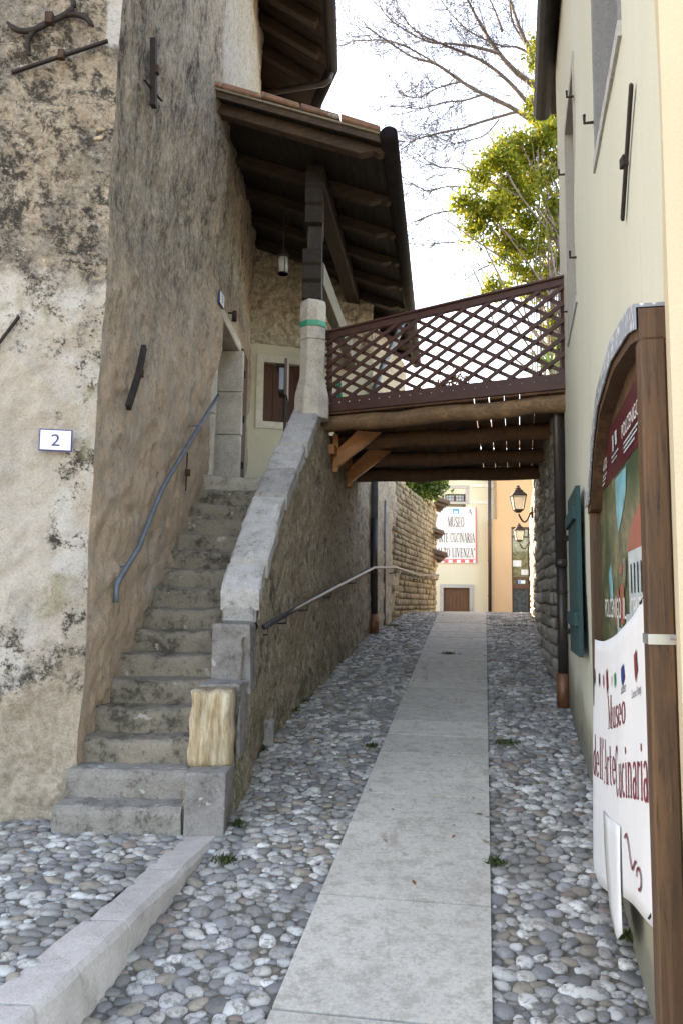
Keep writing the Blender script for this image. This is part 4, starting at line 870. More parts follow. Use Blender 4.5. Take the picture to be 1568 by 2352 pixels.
# ================================================================== LETTERING
def text_mesh(body, size=1.):
    cu = bpy.data.curves.new('lettering', 'FONT'); cu.body = body; cu.size = size; cu.align_x = 'CENTER'; o = bpy.data.objects.new('lettering', cu); COL.objects.link(o)
    dg = bpy.context.evaluated_depsgraph_get(); me = bpy.data.meshes.new_from_object(o.evaluated_get(dg)); v = np.array([q.co for q in me.vertices]); f = [tuple(p.vertices) for p in me.polygons]
    bpy.data.objects.remove(o); bpy.data.meshes.remove(me); return v, f
def put_text(body, fn, wd, ht, name, mat, parent, fv=None):
    """fit the lettering into wd x ht and map (u, v) through fn; u centred, v from the baseline"""
    v, f = fv or text_mesh(body); x0, x1 = v[:, 0].min(), v[:, 0].max(); y0, y1 = v[:, 1].min(), v[:, 1].max(); cap = max(y1, .3)
    U = (v[:, 0]-(x0+x1)/2)*wd/(x1-x0); W = v[:, 1]*ht/cap; mb = MB(); mb.add([fn(a, b) for a, b in zip(U, W)], f); return mb.build(name, mat, parent)
# a condensed serif alphabet drawn from strokes (x0,y0,x1,y1,width) on a cell 1 high
TK, TN = .105, .04
def arc(cx, cy, rx, ry, a0, a1, wfun, n=10):
    P = [(cx+rx*math.cos(math.radians(a0+(a1-a0)*i/n)), cy+ry*math.sin(math.radians(a0+(a1-a0)*i/n)), wfun(a0+(a1-a0)*i/n)) for i in range(n+1)]
    return [(p[0], p[1], q[0], q[1], (p[2]+q[2])/2) for p, q in zip(P[:-1], P[1:])]
side = lambda a: TN+(TK-TN)*abs(math.cos(math.radians(a)))
def ser(x, y, w_=.16): return [(x-w_/2, y, x+w_/2, y, TN)]
SER = {
 'A': ([(.02, 0, .24, 1, TN), (.24, 1, .48, 0, TK), (.11, .36, .37, .36, TN)]+ser(.02, .02)+ser(.48, .02, .2), .5),
 'C': (arc(.24, .5, .2, .48, 45, 315, side)+[(.39, .98, .39, .72, TN)], .46),
 'D': ([(.08, 0, .08, 1, TK)]+arc(.1, .5, .34, .48, -90, 90, side)+ser(.06, .02)+ser(.06, .98), .48),
 'E': ([(.09, 0, .09, 1, TK), (.09, .98, .36, .98, TN), (.09, .5, .28, .5, TN), (.09, .02, .38, .02, TN), (.37, .02, .37, .25, TN), (.35, .98, .35, .75, TN), (.28, .4, .28, .6, TN)]+ser(.07, .02), .42),
 'I': ([(.1, 0, .1, 1, TK)]+ser(.1, .02, .2)+ser(.1, .98, .2), .2),
 'L': ([(.09, 0, .09, 1, TK), (.09, .02, .36, .02, TN), (.36, .02, .36, .26, TN)]+ser(.09, .98, .2), .4),
 'M': ([(.05, 0, .07, 1, TN), (.07, 1, .3, .05, TK), (.3, .05, .52, 1, TN), (.54, 0, .54, 1, TK)]+ser(.05, .02)+ser(.54, .02, .2)+ser(.04, .98)+ser(.56, .98), .62),
 'N': ([(.06, 0, .06, 1, TN), (.06, 1, .42, .02, TK), (.42, 0, .42, 1, TN)]+ser(.06, .02)+ser(.03, .98)+ser(.42, .98), .48),
 'O': (arc(.25, .5, .21, .48, 0, 360, side, 18), .5),
 'R': ([(.09, 0, .09, 1, TK), (.22, .5, .44, .0, TK)]+arc(.12, .75, .23, .23, -90, 90, side)+ser(.09, .02, .2)+ser(.07, .98)+ser(.45, .02), .48),
 'S': (arc(.2, .74, .15, .24, 40, 200, side)+[(.06, .68, .34, .32, TK)]+arc(.2, .26, .15, .24, 20, -140, side)+[(.33, .97, .33, .76, TN), (.06, .03, .06, .26, TN)], .4),
 'T': ([(.2, 0, .2, 1, TK), (.02, .98, .38, .98, TN), (.02, .98, .02, .76, TN), (.38, .98, .38, .76, TN)]+ser(.2, .02, .2), .4),
 'U': ([(.08, .3, .08, 1, TK), (.4, .3, .4, 1, TN)]+arc(.24, .3, .16, .28, 180, 360, side)+ser(.08, .98, .2)+ser(.4, .98), .48),
 'V': ([(.04, 1, .25, 0, TK), (.25, 0, .44, 1, TN)]+ser(.04, .98, .2)+ser(.44, .98), .48),
 'Z': ([(.36, .98, .05, .02, TK), (.04, .98, .36, .98, TN), (.05, .02, .38, .02, TN), (.38, .02, .38, .24, TN), (.04, .98, .04, .78, TN)], .42),
 '"': ([(.05, 1, .05, .76, TN*1.6), (.16, 1, .16, .76, TN*1.6)], .2), "'": ([(.05, 1, .05, .76, TN*1.6)], .12), ' ': ([], .22)}
XH = .62
SER.update({
 'a': (arc(.17, .17, .14, .17, 0, 360, side, 12)+[(.33, 0, .33, .45, TK)]+arc(.19, .44, .14, .17, 0, 150, side), .40), 'c': (arc(.19, .31, .16, .30, 50, 310, side), .36), 'd': (arc(.18, .30, .15, .29, 0, 360, side, 12)+[(.34, 0, .34, 1, TK)], .42),
 'e': (arc(.19, .31, .16, .30, 0, 320, side, 12)+[(.05, .33, .35, .33, TN)], .40), 'i': ([(.08, 0, .08, XH, TK), (.08, .80, .08, .90, TK)]+ser(.08, .02), .18), 'l': ([(.08, 0, .08, 1, TK)]+ser(.08, .02), .18), 'n': ([(.08, 0, .08, XH, TK), (.36, 0, .36, .40, TK)]+arc(.22, .40, .14, .21, 0, 180, side)+ser(.08, .02)+ser(.36, .02), .46),
 'o': (arc(.20, .31, .17, .30, 0, 360, side, 14), .42), 'r': ([(.08, 0, .08, XH, TK)]+arc(.22, .40, .13, .20, 50, 170, side)+ser(.08, .02), .32), 's': (arc(.15, .46, .11, .15, 30, 220, side)+[(.06, .40, .24, .22, TK)]+arc(.15, .15, .11, .14, 30, -150, side), .30), 't': ([(.12, .05, .12, .85, TK), (.02, XH, .26, XH, TN)]+arc(.20, .1, .08, .09, 180, 300, side), .30), 'u': ([(.08, .2, .08, XH, TK), (.36, 0, .36, XH, TK)]+arc(.22, .21, .14, .20, 180, 360, side), .46)})
def serif(body, italic=0.):
    V, Fc, x = [], [], 0.
    for ch in body:
        st, adv = SER[ch]
        for (a, b, c_, d, wd) in st:
            p = np.array([a+x, b]); q = np.array([c_+x, d]); t_ = (q-p)/(np.linalg.norm(q-p)+1e-9)
            n_ = np.array([-t_[1], t_[0]])*wd/2; k = len(V); e = t_*wd*.12
            V += [p-n_-e, q-n_+e, q+n_+e, p+n_-e]; Fc.append((k, k+1, k+2, k+3))
        x += adv+.09
    V = np.array(V); V[:, 0] += italic*V[:, 1]; return np.c_[V, np.zeros(len(V))], Fc

# ================================================================== NOTICE BOARD AND BANNER
nb0, nb1 = ua(2.43), ua(4.2)
bdr = thing('notice_board', rp(nb0, gzf(*RA), .05), 'wooden notice board with arched hood and town poster on the right wall', 'notice board')
AQ = []
for x, y in ((1351, 1128), (1358, 1010), (1370, 905), (1400, 795), (1440, 722), (1482, 690)):
    p = onwall(x, y, tuple(RA), tuple(RB), -.088); AQ.append((float((p[1]-RA[1]-rn[1]*.088)/rd[1]), float(p[2])))
AQ.sort(); NA = 22; uu = np.linspace(nb0-.05, nb1+.03, NA)
def archz(u): return float(np.interp(u, [nb0-.06]+[q[0] for q in AQ], [AQ[0][1]-.01]+[q[1] for q in AQ]))
for u, wd, zt in ((nb0, .10, archz(nb0)-.1), (nb1-.03, .06, archz(nb1-.03)-.1)):
    b_ = rp(u, 0, .04); MB().box((b_[0], b_[1], (gzf(b_[0], b_[1])-.05+zt)/2), (.074, wd, zt-gzf(b_[0], b_[1])+.05), (np.r_[rn, 0], np.r_[rd, 0], (0, 0, 1))).build('post', 'post', bdr, bevel=.006)
mb = MB(); ring = []
for u in uu: z = archz(u); ring += [rp(u, z, .0), rp(u, z, .08), rp(u, z-.10, .08), rp(u, z-.10, .0)]
ff = [(i*4+j, (i+1)*4+j, (i+1)*4+(j+1) % 4, i*4+(j+1) % 4) for i in range(NA-1) for j in range(4)]+[(0, 1, 2, 3), tuple(range(NA*4-4, NA*4))[::-1]]
hood = mb.add(ring, ff).build('arched_hood', 'post', bdr)
ring = []
for u in np.linspace(nb0-.05, nb1+.05, NA): z = archz(u)+.004; ring += [rp(u, z+.012, -.0), rp(u, z+.012, .092), rp(u, z-.07, .092), rp(u, z-.07, .086), rp(u, z, .086), rp(u, z, .0)]
t = MT('spotted_hood_sheet', .4, .5); a = t.vor(38, t.map((1, 1, .55))); t.col(t.mix(t.step(a, .25, .38), (.60, .62, .64), (.20, .22, .25))); M['hood'] = t.m
MB().add(ring, [(i*6+j, (i+1)*6+j, (i+1)*6+(j+1) % 6, i*6+(j+1) % 6) for i in range(NA-1) for j in range(6)]+[tuple(range(6)), tuple(range(NA*6-6, NA*6))[::-1]]).build('hood_cover', 'hood', hood)
# back panel under the arch
mb = MB(); ring = []
for u in np.linspace(nb0+.05, nb1-.045, NA): z = archz(u)-.10; ring += [rp(u, .95, .012), rp(u, .95, .022), rp(u, z, .022), rp(u, z, .012)]
MB().add(ring, [(i*4+j, (i+1)*4+j, (i+1)*4+(j+1) % 4, i*4+(j+1) % 4) for i in range(NA-1) for j in range(4)]+[(0, 1, 2, 3), tuple(range(NA*4-4, NA*4))[::-1]]).build('back_panel', 'post', bdr)
# poster: flat print on a thin sheet, built of flat pieces at its real size
P0, P1 = nb0+.07, nb1-.06; PW = P1-P0
t = MT('hillside_print', .35, .4); n1 = t.noise(3.2, 6, .65, t.map((1, 1, 1.6))); n2 = t.noise(14, 5, .7); t.col(t.mix(t.step(n2, .4, .65), t.ramp(n1, [(.28, (.02, .045, .03)), (.45, (.06, .09, .04)), (.58, (.20, .18, .09)), (.72, (.32, .27, .16))]), (.04, .06, .035))); M['hill'] = t.m
M['lakep'] = flat('turquoise_print', (.12, .36, .42), .35, .4, 0, .3); M['pale'] = flat('pale_blue_print', (.42, .50, .52), .35, .4, 0, .2); M['roofp'] = flat('red_roof_print', (.33, .09, .06), .35, .4); M['wine'] = flat('wine_print', (.085, .015, .022), .3, .45)
pq = lambda a, b, z0, z1, o_: [rp(P1-PW*a, z0, o_), rp(P1-PW*b, z0, o_), rp(P1-PW*b, z1, o_), rp(P1-PW*a, z1, o_)]     # a,b from the far (left) end
poster = MB().prism(pq(0, 1, 1.1, 2.66, .0225), (rn[0]*.004, rn[1]*.004, 0)).build('poster', 'hill', bdr)
def pr_(name, mat, a, b, z0, z1, k): return MB().quad(*pq(a, b, z0, z1, .0275+.0012*k)).build(name, mat, poster)
pr_('print_band', 'wine', 0, 1, 2.42, 2.66, 1); pr_('print_title', 'pale', .93, .985, 2.46, 2.62, 3)
for pl_ in ([(.40, 2.40), (.62, 2.40), (.60, 2.30), (.52, 2.22), (.44, 2.16), (.41, 2.26)], [(.24, 1.50), (.36, 1.46), (.46, 1.62), (.40, 1.74), (.33, 1.70), (.27, 1.62)], [(.2, 2.0), (.28, 2.05), (.3, 1.9), (.24, 1.86)]):
    MB().add([rp(P1-PW*a_, z_, .0287) for a_, z_ in pl_], [tuple(range(len(pl_)))]).build('print_water', 'lakep', poster)
for k in range(26):
    a_, z_ = random.uniform(.32, .66), random.uniform(1.36, 2.0); pr_('print_roofs', random.choice(['roofp', 'pale', 'pale', 'hill', 'joint']), a_, a_+random.uniform(.02, .06), z_, z_+random.uniform(.03, .10), 2+k*.02)
hq = pr_('print_house', 'pale', .62, 1, 1.35, 2.08, 2); MB().quad(*[rp(P1-PW*a, z, .0302) for a, z in ((.6, 2.06), (1., 2.06), (1., 2.28), (.68, 2.16))]).build('print_roof', 'roofp', poster)
for i in range(7):
    for j in range(3): pr_('print_window', 'blackp', .66+.05*i, .675+.05*i, 1.50+.2*j, 1.61+.2*j, 4)
for i, (a, z) in enumerate(((.40, 1.60), (.5, 1.52), (.46, 1.78), (.56, 1.66), (.34, 1.46))): pr_('print_house', ('pale', 'paper', 'roofp')[i % 3], a, a+.07, z, z+.16, 3)
tx = lambda a, z, o_=.034: (lambda u, v: rp(P1-PW*a-u, z+v, o_))
put_text('POLCENIGO', tx(.13, 2.50), .42, .05, 'lettering', 'paper', poster); put_text('POLCENIGO', tx(.72, 2.52), .46, .055, 'lettering', 'paper', poster)
for k in range(3): pr_('print_line', 'pale', .04, .24-.03*k, 2.475-.018*k, 2.483-.018*k, 4); pr_('print_line', 'pale', .6, .86-.04*k, 2.49-.018*k, 2.498-.018*k, 4)
pr_('print_emblem', 'pale', .38, .41, 2.53, 2.60, 4); pr_('print_emblem', 'pale', .44, .475, 2.54, 2.60, 4); pr_('print_line', 'pale', .36, .50, 2.505, 2.512, 4); pr_('print_line', 'pale', .36, .47, 2.485, 2.491, 4)
put_text('POLCENIGO', tx(.30, 1.80), .60, .085, 'lettering', 'paper', poster); put_text('IL', tx(.55, 1.80), .09, .085, 'lettering', 'paper', poster); put_text('CENTRO', tx(.78, 1.80), .42, .085, 'lettering', 'paper', poster)
# wooden bolts and steel clamp on the near post
bp = rp(nb0-.06, 0, .05)
for z, r_ in ((2.36, .016), (1.83, .013)): MB().lathe((0, 0, 0), [(r_, 0), (r_*.9, .008), (r_*.4, .012)], 10).build('bolt', 'iron', bdr).matrix_local = Matrix.Translation(Vector((bp[0]-.005, bp[1]+.012, z))-Vector(bdr.location)) @ Matrix.Rotation(math.pi/2, 4, 'X')
MB().box(rp(nb0, 1.755, .04), (.08, .108, .03), (np.r_[rn, 0], np.r_[rd, 0], (0, 0, 1))).build('clamp', 'steel', bdr); MB().tube([rp(nb0-.058, 1.76, .02), rp(nb0-.06, 1.76, -.06)], .006, 6).build('clamp_bolt', 'steel', bdr)

# banner hung slack over the lower board
BU0, BU1 = nb0+.07, nb1+.02
btop = lambda s_: 1.88-.20*s_-.10*math.sin(math.pi*s_)*.6; bbot = lambda s_: .90-.40*s_+.02*math.sin(s_*6)     # s_: near -> far
def bsurf(s_, h, o_=0.):                                              # h 0 bottom .. 1 top
    u = BU0+(BU1-BU0)*s_; z = bbot(s_)+(btop(s_)-bbot(s_))*h
    fold = .0015*math.sin(s_*21+h*2)+.003*math.sin(s_*9-h*3)+.0015*(1-h)*math.sin(s_*14)
    return rp(u, z, .068+fold+o_+.02*(1-h)*s_)
ban = thing('cloth_banner', rp((BU0+BU1)/2, .7, .14), 'creased white cloth banner with red lettering hung over the notice board', 'banner')
mb = MB(); NU, NV = 56, 20; mb.v = [tuple(bsurf(i/NU, j/NV)) for i in range(NU+1) for j in range(NV+1)]; mb.f = [(i*(NV+1)+j, (i+1)*(NV+1)+j, (i+1)*(NV+1)+j+1, i*(NV+1)+j+1) for i in range(NU) for j in range(NV)]
cl_ = mb.build('cloth', 'cloth', ban, smooth=True); sm = cl_.modifiers.new('thickness', 'SOLIDIFY'); sm.thickness = .002
LB = BU1-BU0
def bt(s0, h0, hs=1.): return lambda u, v: bsurf(s0-u/LB, h0+v*hs, .004)
# lettering is read from the far end (left) to the near end (right)
put_text('', bt(.44, .64), .58, .135, 'lettering', 'maroon', ban, serif('Museo')); put_text('', bt(.86, .43), .40, .17, 'lettering', 'maroon', ban, serif("dell'"))
put_text('', bt(.61, .42), .46, .18, 'lettering', 'maroon', ban, serif('Arte')); put_text('', bt(.245, .37), .80, .20, 'lettering', 'maroon', ban, serif('Cucinaria'))
def curl(pts, w_=.011):
    mb = MB(); P = [np.array(p) for p in pts]
    for p, q in zip(P[:-1], P[1:]):
        t_ = (q-p)/np.linalg.norm(q-p); n_ = np.array([-t_[1], t_[0]])*w_/2; mb.quad(*[bsurf(a[0], a[1], .006) for a in (p-n_, q-n_, q+n_, p+n_)])
    return mb.build('flourish', 'maroon', ban)
curl([(.62+.12*math.cos(a)*.8, .24+.07*math.sin(a)) for a in np.linspace(2.8, 6.6, 16)]); curl([(.32-.16*k/14, .22-.10*k/14+.035*math.sin(k/14*8)) for k in range(15)]); curl([(.13+.03*math.cos(a), .11+.035*math.sin(a)) for a in np.linspace(0, 5, 14)])
for k, (s_, mt, wd, hh_) in enumerate(((.93, 'blackp', .03, .09), (.82, 'blackp', .03, .07), (.72, 'redp', .035, .07), (.60, 'maroon', .05, .13), (.50, 'redp', .012, .05), (.44, 'greenp', .04, .07), (.30, 'blue', .06, .09), (.13, 'maroon', .05, .12))):
    h0 = .84-.01*k*.3; mb = MB(); n_ = 9; rr = random.Random(k)
    mb.add([bsurf(s_+wd*.5*math.cos(2*math.pi*i/n_)*(1 if i % 2 else .7), h0+hh_*.5*math.sin(2*math.pi*i/n_)*(1 if i % 2 else .75), .006) for i in range(n_)], [tuple(range(n_))]); mb.build('printed_crest', mt, ban)
put_text('Comune di Polcenigo', bt(.13, .715), .22, .03, 'lettering', 'blackp', ban); put_text('Leobert', bt(.30, .755), .13, .035, 'lettering', 'blackp', ban)
mb = MB(); n_ = 8; mb.v = [tuple(bsurf(.74-.16*j/n_-(.36-.16*j/n_)*i/3, .31-.05*(i/3)-.44*j/n_+.05*(i in (0, 3))*(j/n_), .006+.004*j/n_+.003*math.sin(i*2.2+j*.4))) for i in range(4) for j in range(n_+1)]; mb.f = [(i*(n_+1)+j, (i+1)*(n_+1)+j, (i+1)*(n_+1)+j+1, i*(n_+1)+j+1) for i in range(3) for j in range(n_)]
fl_ = mb.build('loose_flap', 'cloth', ban, smooth=True); sm = fl_.modifiers.new('thickness', 'SOLIDIFY'); sm.thickness = .002
for s_, h in ((.02, .985), (.98, .985), (.02, .02)): MB().tube([bsurf(s_, h, .01), rp(BU0+LB*s_, btop(s_)*h+bbot(s_)*(1-h)+.03, .06)], .004, 5).build('tie_cord', 'blackp', ban)

# ================================================================== HOUSE NUMBERS AND IRON
def fwp(x, y, off=0.): p = onwall(x, y, F0, A); return p+np.array([math.sin(fa), -math.cos(fa), 0])*off
pc = fwp(131.5, 1015, .05); pd = np.array([math.cos(fa), math.sin(fa), 0])
pl = thing('house_number_plaque', pc-[0, 0, .07], 'white enamel plaque reading 2 with blue border on the front wall', 'house number')
nf = np.array([math.sin(fa), -math.cos(fa), 0])
MB().box(pc, (.192, .012, .134), (pd, nf, (0, 0, 1))).build('border', 'blue', pl); MB().box(pc+nf*.002, (.178, .012, .120), (pd, nf, (0, 0, 1))).build('face', 'paper', pl)
put_text('2', lambda u, v: pc+nf*.0095+pd*(u)+np.array([0, 0, v-.036]), .05, .072, 'numeral', 'blue', pl)
def swp(x, y, off=0.):
    p = onwall(x, y, A, B); return p+np.array([.02+off+.011*(p[2]-PZ), 0, 0])
q3 = swp(487, 688, .03); p3 = thing('house_number_plaque', q3-[0, 0, .07], 'small plaque reading 3 beside the upper door', 'house number')
sd_ = np.array([B[0]-A[0], B[1]-A[1], 0]); sd_ /= np.linalg.norm(sd_); sn_ = np.array([sd_[1], -sd_[0], 0])
MB().box(q3, (.19, .014, .135), (sd_, sn_, (0, 0, 1))).build('border', 'blue', p3); MB().box(q3+sn_*.002, (.176, .014, .12), (sd_, sn_, (0, 0, 1))).build('face', 'paper', p3)
put_text('3', lambda u, v: q3+sn_*.0105+sd_*u+np.array([0, 0, v-.036]), .05, .072, 'numeral', 'blue', p3)
ql = swp(512, 725, .04); sp = thing('wall_spotlight', ql, 'tiny dark spotlight on the wall above the upper door', 'spotlight')
MB().tube([ql-[.05, 0, -.03], ql+[.02, 0, .03]], .01, 6).build('arm', 'iron', sp); MB().tube([ql+[.02, 0, .05], ql+[.02, -.02, -.06]], [.022, .03], 10).build('head', 'iron', sp)
def ironbar(pts, r_, name, label, keyat=None, wide=.5, on=None, group=None):
    P = [np.array(p) for p in pts]; c = sum(P)/len(P); th_ = thing(name, c, label, 'wall anchor', group)
    for k in range(len(P)-1): MB().bar(P[k]-(P[k+1]-P[k])*.01, P[k+1], r_*1.2, r_*2, nf if on is None else on).build('bar', 'iron', th_, bevel=.003)
    if keyat is not None: MB().box(keyat, (.04, .04, .06)).build('key', 'rust', th_, bevel=.003)
    return th_
an = thing('wall_anchor', fwp(120, 62, .05), 'curled iron wall anchor with four hooked ends high on the front wall', 'wall anchor')
def curve(P, n=10):
    P = [np.array(p, float) for p in P]; out = []
    for i in range(len(P)-1):
        a, b, c_, d = P[max(i-1, 0)], P[i], P[i+1], P[min(i+2, len(P)-1)]
        for k in range(n): t_ = k/n; out.append(.5*((2*b)+(c_-a)*t_+(2*a-5*b+4*c_-d)*t_**2+(3*b-a-3*c_+d)*t_**3))
    return out+[P[-1]]
MB().tube([fwp(x, y, .06) for x, y in curve([(22, 66), (45, 84), (80, 84), (115, 68), (150, 50), (172, 30), (166, 5)], 5)], [.010]*3+[.018]*26+[.012]*2, 8).build('bar', 'iron', an, smooth=True)
MB().tube([fwp(x, y, .055) for x, y in curve([(72, 140), (68, 110), (85, 82), (118, 64), (160, 47), (195, 52), (217, 74)], 5)], [.010]*3+[.018]*26+[.010]*2, 8).build('bar', 'iron', an, smooth=True)
MB().box(fwp(119, 62, .075), (.05, .05, .075)).build('key', 'rust', an, bevel=.004)
ironbar([fwp(33, 178, .05), fwp(250, 106, .05)], .014, 'wall_anchor', 'straight slanting iron anchor bar below the curled anchor', fwp(145, 140, .06))
ironbar([fwp(-40, 850, .05), fwp(48, 733, .05)], .012, 'wall_anchor', 'rust-streaked iron bar at the left edge of the front wall')
ironbar([swp(316, 92, .04), swp(317, 245, .04)], .034, 'wall_anchor', 'broad upright iron bar high on the stair-side wall', swp(316, 160, .06), on=(0, 1, 0))
ironbar([swp(302, 184, .02), swp(334, 232, .05)], .009, 'wall_anchor', 'thin iron rod crossing behind the broad upright bar', on=(1, 0, 0))
ironbar([swp(298, 797, .05), swp(285, 860, .05), swp(261, 936, .05)], .028, 'wall_anchor', 'leaning dark iron bar midway up the stair-side wall', swp(286, 856, .06), on=(0, 1, 0))

# handrails
hr = thing('stair_handrail', swp(238, 1380), 'blue-grey pipe handrail curving up the left wall beside the steps', 'handrail')
hpts = [(476, 908), (455, 940), (420, 996), (380, 1061), (342, 1125), (324, 1168), (306, 1213), (288, 1258), (264, 1296), (244, 1328), (236, 1345), (234, 1384)]
hp = [swp(x, y, .055) for x, y in hpts]; MB().tube(hp, .0185, 10).build('rail', 'rail', hr, smooth=True)
for x, y in ((430, 977), (258, 1300)): p = swp(x, y, .055); MB().tube([p, p-[.1, 0, .01]], .008, 6).build('bracket', 'rail', hr)
wr = thing('wall_handrail', (-.55, 6.1, 1.5), 'charcoal pipe handrail along the stair wall running up the lane', 'handrail')
def fl2(x, y, off=.09):
    for k in range(2, len(FL)-1):
        p = onwall(x, y, tuple(FL[k]), tuple(FL[k+1]), off)
        if p[1] <= FL[k+1][1]: return p
    return onwall(x, y, G, (.83, 12.75), off)
w1_ = [fl2(608, 1440), fl2(680, 1398), fl2(770, 1350), fl2(858, 1304)]
w2_ = [np.array([.84, 12.4, w1_[-1][2]+.06]), np.array([1.36, 14.3, w1_[-1][2]+.02]), np.array([2.0, 16.6, w1_[-1][2]+.10])]
MB().tube(w1_+w2_, .021, 10).build('rail', 'blackrail', wr, smooth=True)
for k, s_ in enumerate((.03, .22, .42, .62, .82, 1.)):
    i_ = min(int(s_*3), 2); p = w1_[i_]+(w1_[i_+1]-w1_[i_])*(s_*3-i_); MB().tube([p-[0, 0, .01], p-[0, 0, .07], p-[.09, -.01, .075]], .008, 6).build('bracket', 'blackrail', wr)
for p in (w2_[0], w2_[1], w2_[2]): MB().tube([p-[0, 0, .01], p-[0, 0, .08], p-[.1, -.02, .09]], .008, 6).build('bracket', 'blackrail', wr)

# ================================================================== STONE WALLS UP THE LANE
def block_wall(thg, P, Q, z0, z1, rowh, lw, mat, seed, depth=.14, core='joint', coreth=.4):
    P = np.array(P, float); Q = np.array(Q, float); d = Q-P; L = np.linalg.norm(d); d /= L; nrm = np.array([d[1], -d[0]]); rg = random.Random(seed); ms = []
    z0s, z1s = z0, z1; z = min(z0s(0), z0s(1)); zmax = max(z1s(0), z1s(1)); r_ = 0
    while z < zmax:
        h = rowh*rg.uniform(.8, 1.2); u = -rg.random()*lw
        while u < L:
            w_ = lw*rg.uniform(.6, 1.5); uc = u+w_/2; s_ = uc/L
            if 0 < uc < L and z+h > z0s(s_) and z+h*.7 < z1s(s_):
                c_ = P+d*uc+nrm*rg.uniform(-.015, .02)*1.0-nrm*depth*.35
                ms.append((c_[1], Matrix.Translation((c_[0], c_[1], z+h/2)) @ Matrix(((d[0], -d[1], 0, 0), (d[1], d[0], 0, 0), (0, 0, 1, 0), (0, 0, 0, 1))) @ Matrix.Rotation(rg.gauss(0, .04), 4, 'Y') @ Matrix.Rotation(rg.gauss(0, .06), 4, 'Z') @ Matrix.Diagonal(((w_-.012)*1.06, depth, (h-.010)*1.06, 1))))
            u += w_
        z += h; r_ += 1
    a, b = P-nrm*.02, Q-nrm*.02; a2, b2 = a-nrm*coreth, b-nrm*coreth
    MB().hexa([(a[0], a[1], z0s(0)-.2), (b[0], b[1], z0s(1)-.2), (b2[0], b2[1], z0s(1)-.2), (a2[0], a2[1], z0s(0)-.2), (a[0], a[1], z1s(0)-.04), (b[0], b[1], z1s(1)-.04), (b2[0], b2[1], z1s(1)-.04), (a2[0], a2[1], z1s(0)-.04)]).build('mortar_core', core, thg)
    return ms
lw0, lw1 = (.83, 12.72), (2.03, 17.2)
lwall = thing('garden_stone_wall', (*lw0, gzf(*lw0)), 'yellowish garden wall of small coursed stones beyond the porch on the left', 'stone wall')
zt0 = float(onwall(905, 1090, lw0, lw1)[2]); zt1 = float(onwall(999, 1160, lw0, lw1)[2])
ms = block_wall(lwall, lw0, lw1, lambda s_: gzf(lw0[0]+(lw1[0]-lw0[0])*s_, lw0[1]+(lw1[1]-lw0[1])*s_)-.03, lambda s_: zt0+(zt1-zt0)*s_, .095, .19, 'wallstone', 4, .12)
ms.sort(key=lambda q: q[0]); scatter('stone', 'block', 'wallstone', [q[1] for q in ms], lwall, 300)
# tiled copings on the far end of the garden wall
for zc, w_ in ((1158, .42), (1230, .22), (1278, .34)):
    p = onwall(1000, zc, lw0, lw1)
    for k in range(3):
        for l in range(2):
            q = np.array(p)+[-.55+.02*l, .3*k-.35, .10-.10*l]; mbt = MB(); K = 6; ring = []
            for dx in (0, .55+w_*.55-.10*l):
                for r_ in (.15, .12):
                    for i in range(K+1): an_ = math.pi*i/K; ring.append(q+np.array([dx, r_*math.cos(an_), r_*math.sin(an_)*.75-.28*dx+.06]))
            n_ = K+1; fs = []
            for i in range(K): fs += [(i, i+1, 2*n_+i+1, 2*n_+i), (n_+i+1, n_+i, 3*n_+i, 3*n_+i+1), (i+1, i, n_+i, n_+i+1), (2*n_+i, 2*n_+i+1, 3*n_+i+1, 3*n_+i)]
            mbt.add(ring, fs).build('coping_tile', 'oldtile', lwall, jit=.012)
rwl = thing('right_stone_wall', (2.13, 8.28, gzf(2.13, 8.28)), 'rough grey rubble retaining wall beyond the right house', 'stone wall')
segs = [((2.06, 7.6), (2.28, 8.9)), ((2.28, 8.9), (2.8, 11.5)), ((2.8, 11.5), (3.30, 13.6)), ((3.30, 13.6), (4.76, 20.2))]; ms = []
for k, (p, q) in enumerate(segs): ms += block_wall(rwl, q, p, lambda s_, p=p, q=q: gzf(q[0]+(p[0]-q[0])*s_, q[1]+(p[1]-q[1])*s_)-.03, lambda s_: 4.0, .13, .24, 'rwallstone', 20+k, .18)
ms.sort(key=lambda q: q[0]); scatter('stone', 'block', 'rwallstone', [q[1] for q in ms], rwl, 300)
# garden terrace behind the retaining wall
tag(MB().prism([(2.5, 7.7, 1.), (2.7, 8.9, 1.), (3.2, 11.5, 1.), (3.6, 13.6, 1.), (5.1, 20.2, 1.), (16, 24, 1.), (16, 7.7, 1.)], (0, 0, 2.9)).build('garden_terrace', 'ground'), 'raised garden terrace behind the right-hand retaining wall', kind='structure')

# ================================================================== FAR HOUSES
FY = 26.
def fq(x, y, d=0.): return atY(x, y, FY-d)
def frect(mb, x0, y0, x1, y1, d0, d1):                              # box on the facade: d0 back, d1 front (towards viewer)
    a, b, c_, e = fq(x0, y1), fq(x1, y1), fq(x1, y0), fq(x0, y0); xs_ = [a[0], b[0], c_[0], e[0]]; X0, X1 = (a[0]+e[0])/2, (b[0]+c_[0])/2; Z0, Z1 = (a[2]+b[2])/2, (c_[2]+e[2])/2
    return mb.box(((X0+X1)/2, FY-(d0+d1)/2, (Z0+Z1)/2), (X1-X0, d1-d0, Z1-Z0))
gzF = gzf(4, 25.)
yh = thing('yellow_house', (fq(1060, 1400)[0], FY, gzF), 'pale yellow house with a brown door at the top of the lane', 'house')
xl_, xr_ = fq(900, 1300)[0], fq(1142, 1300)[0]; zr = 6.9
wz = [fq(0, 1122)[2], fq(0, 1152)[2]]; wx = [fq(1021, 1140)[0], fq(1068, 1140)[0]]; dx_ = [fq(1017, 1380)[0], fq(1078, 1380)[0]]; dz_ = fq(1040, 1350)[2]
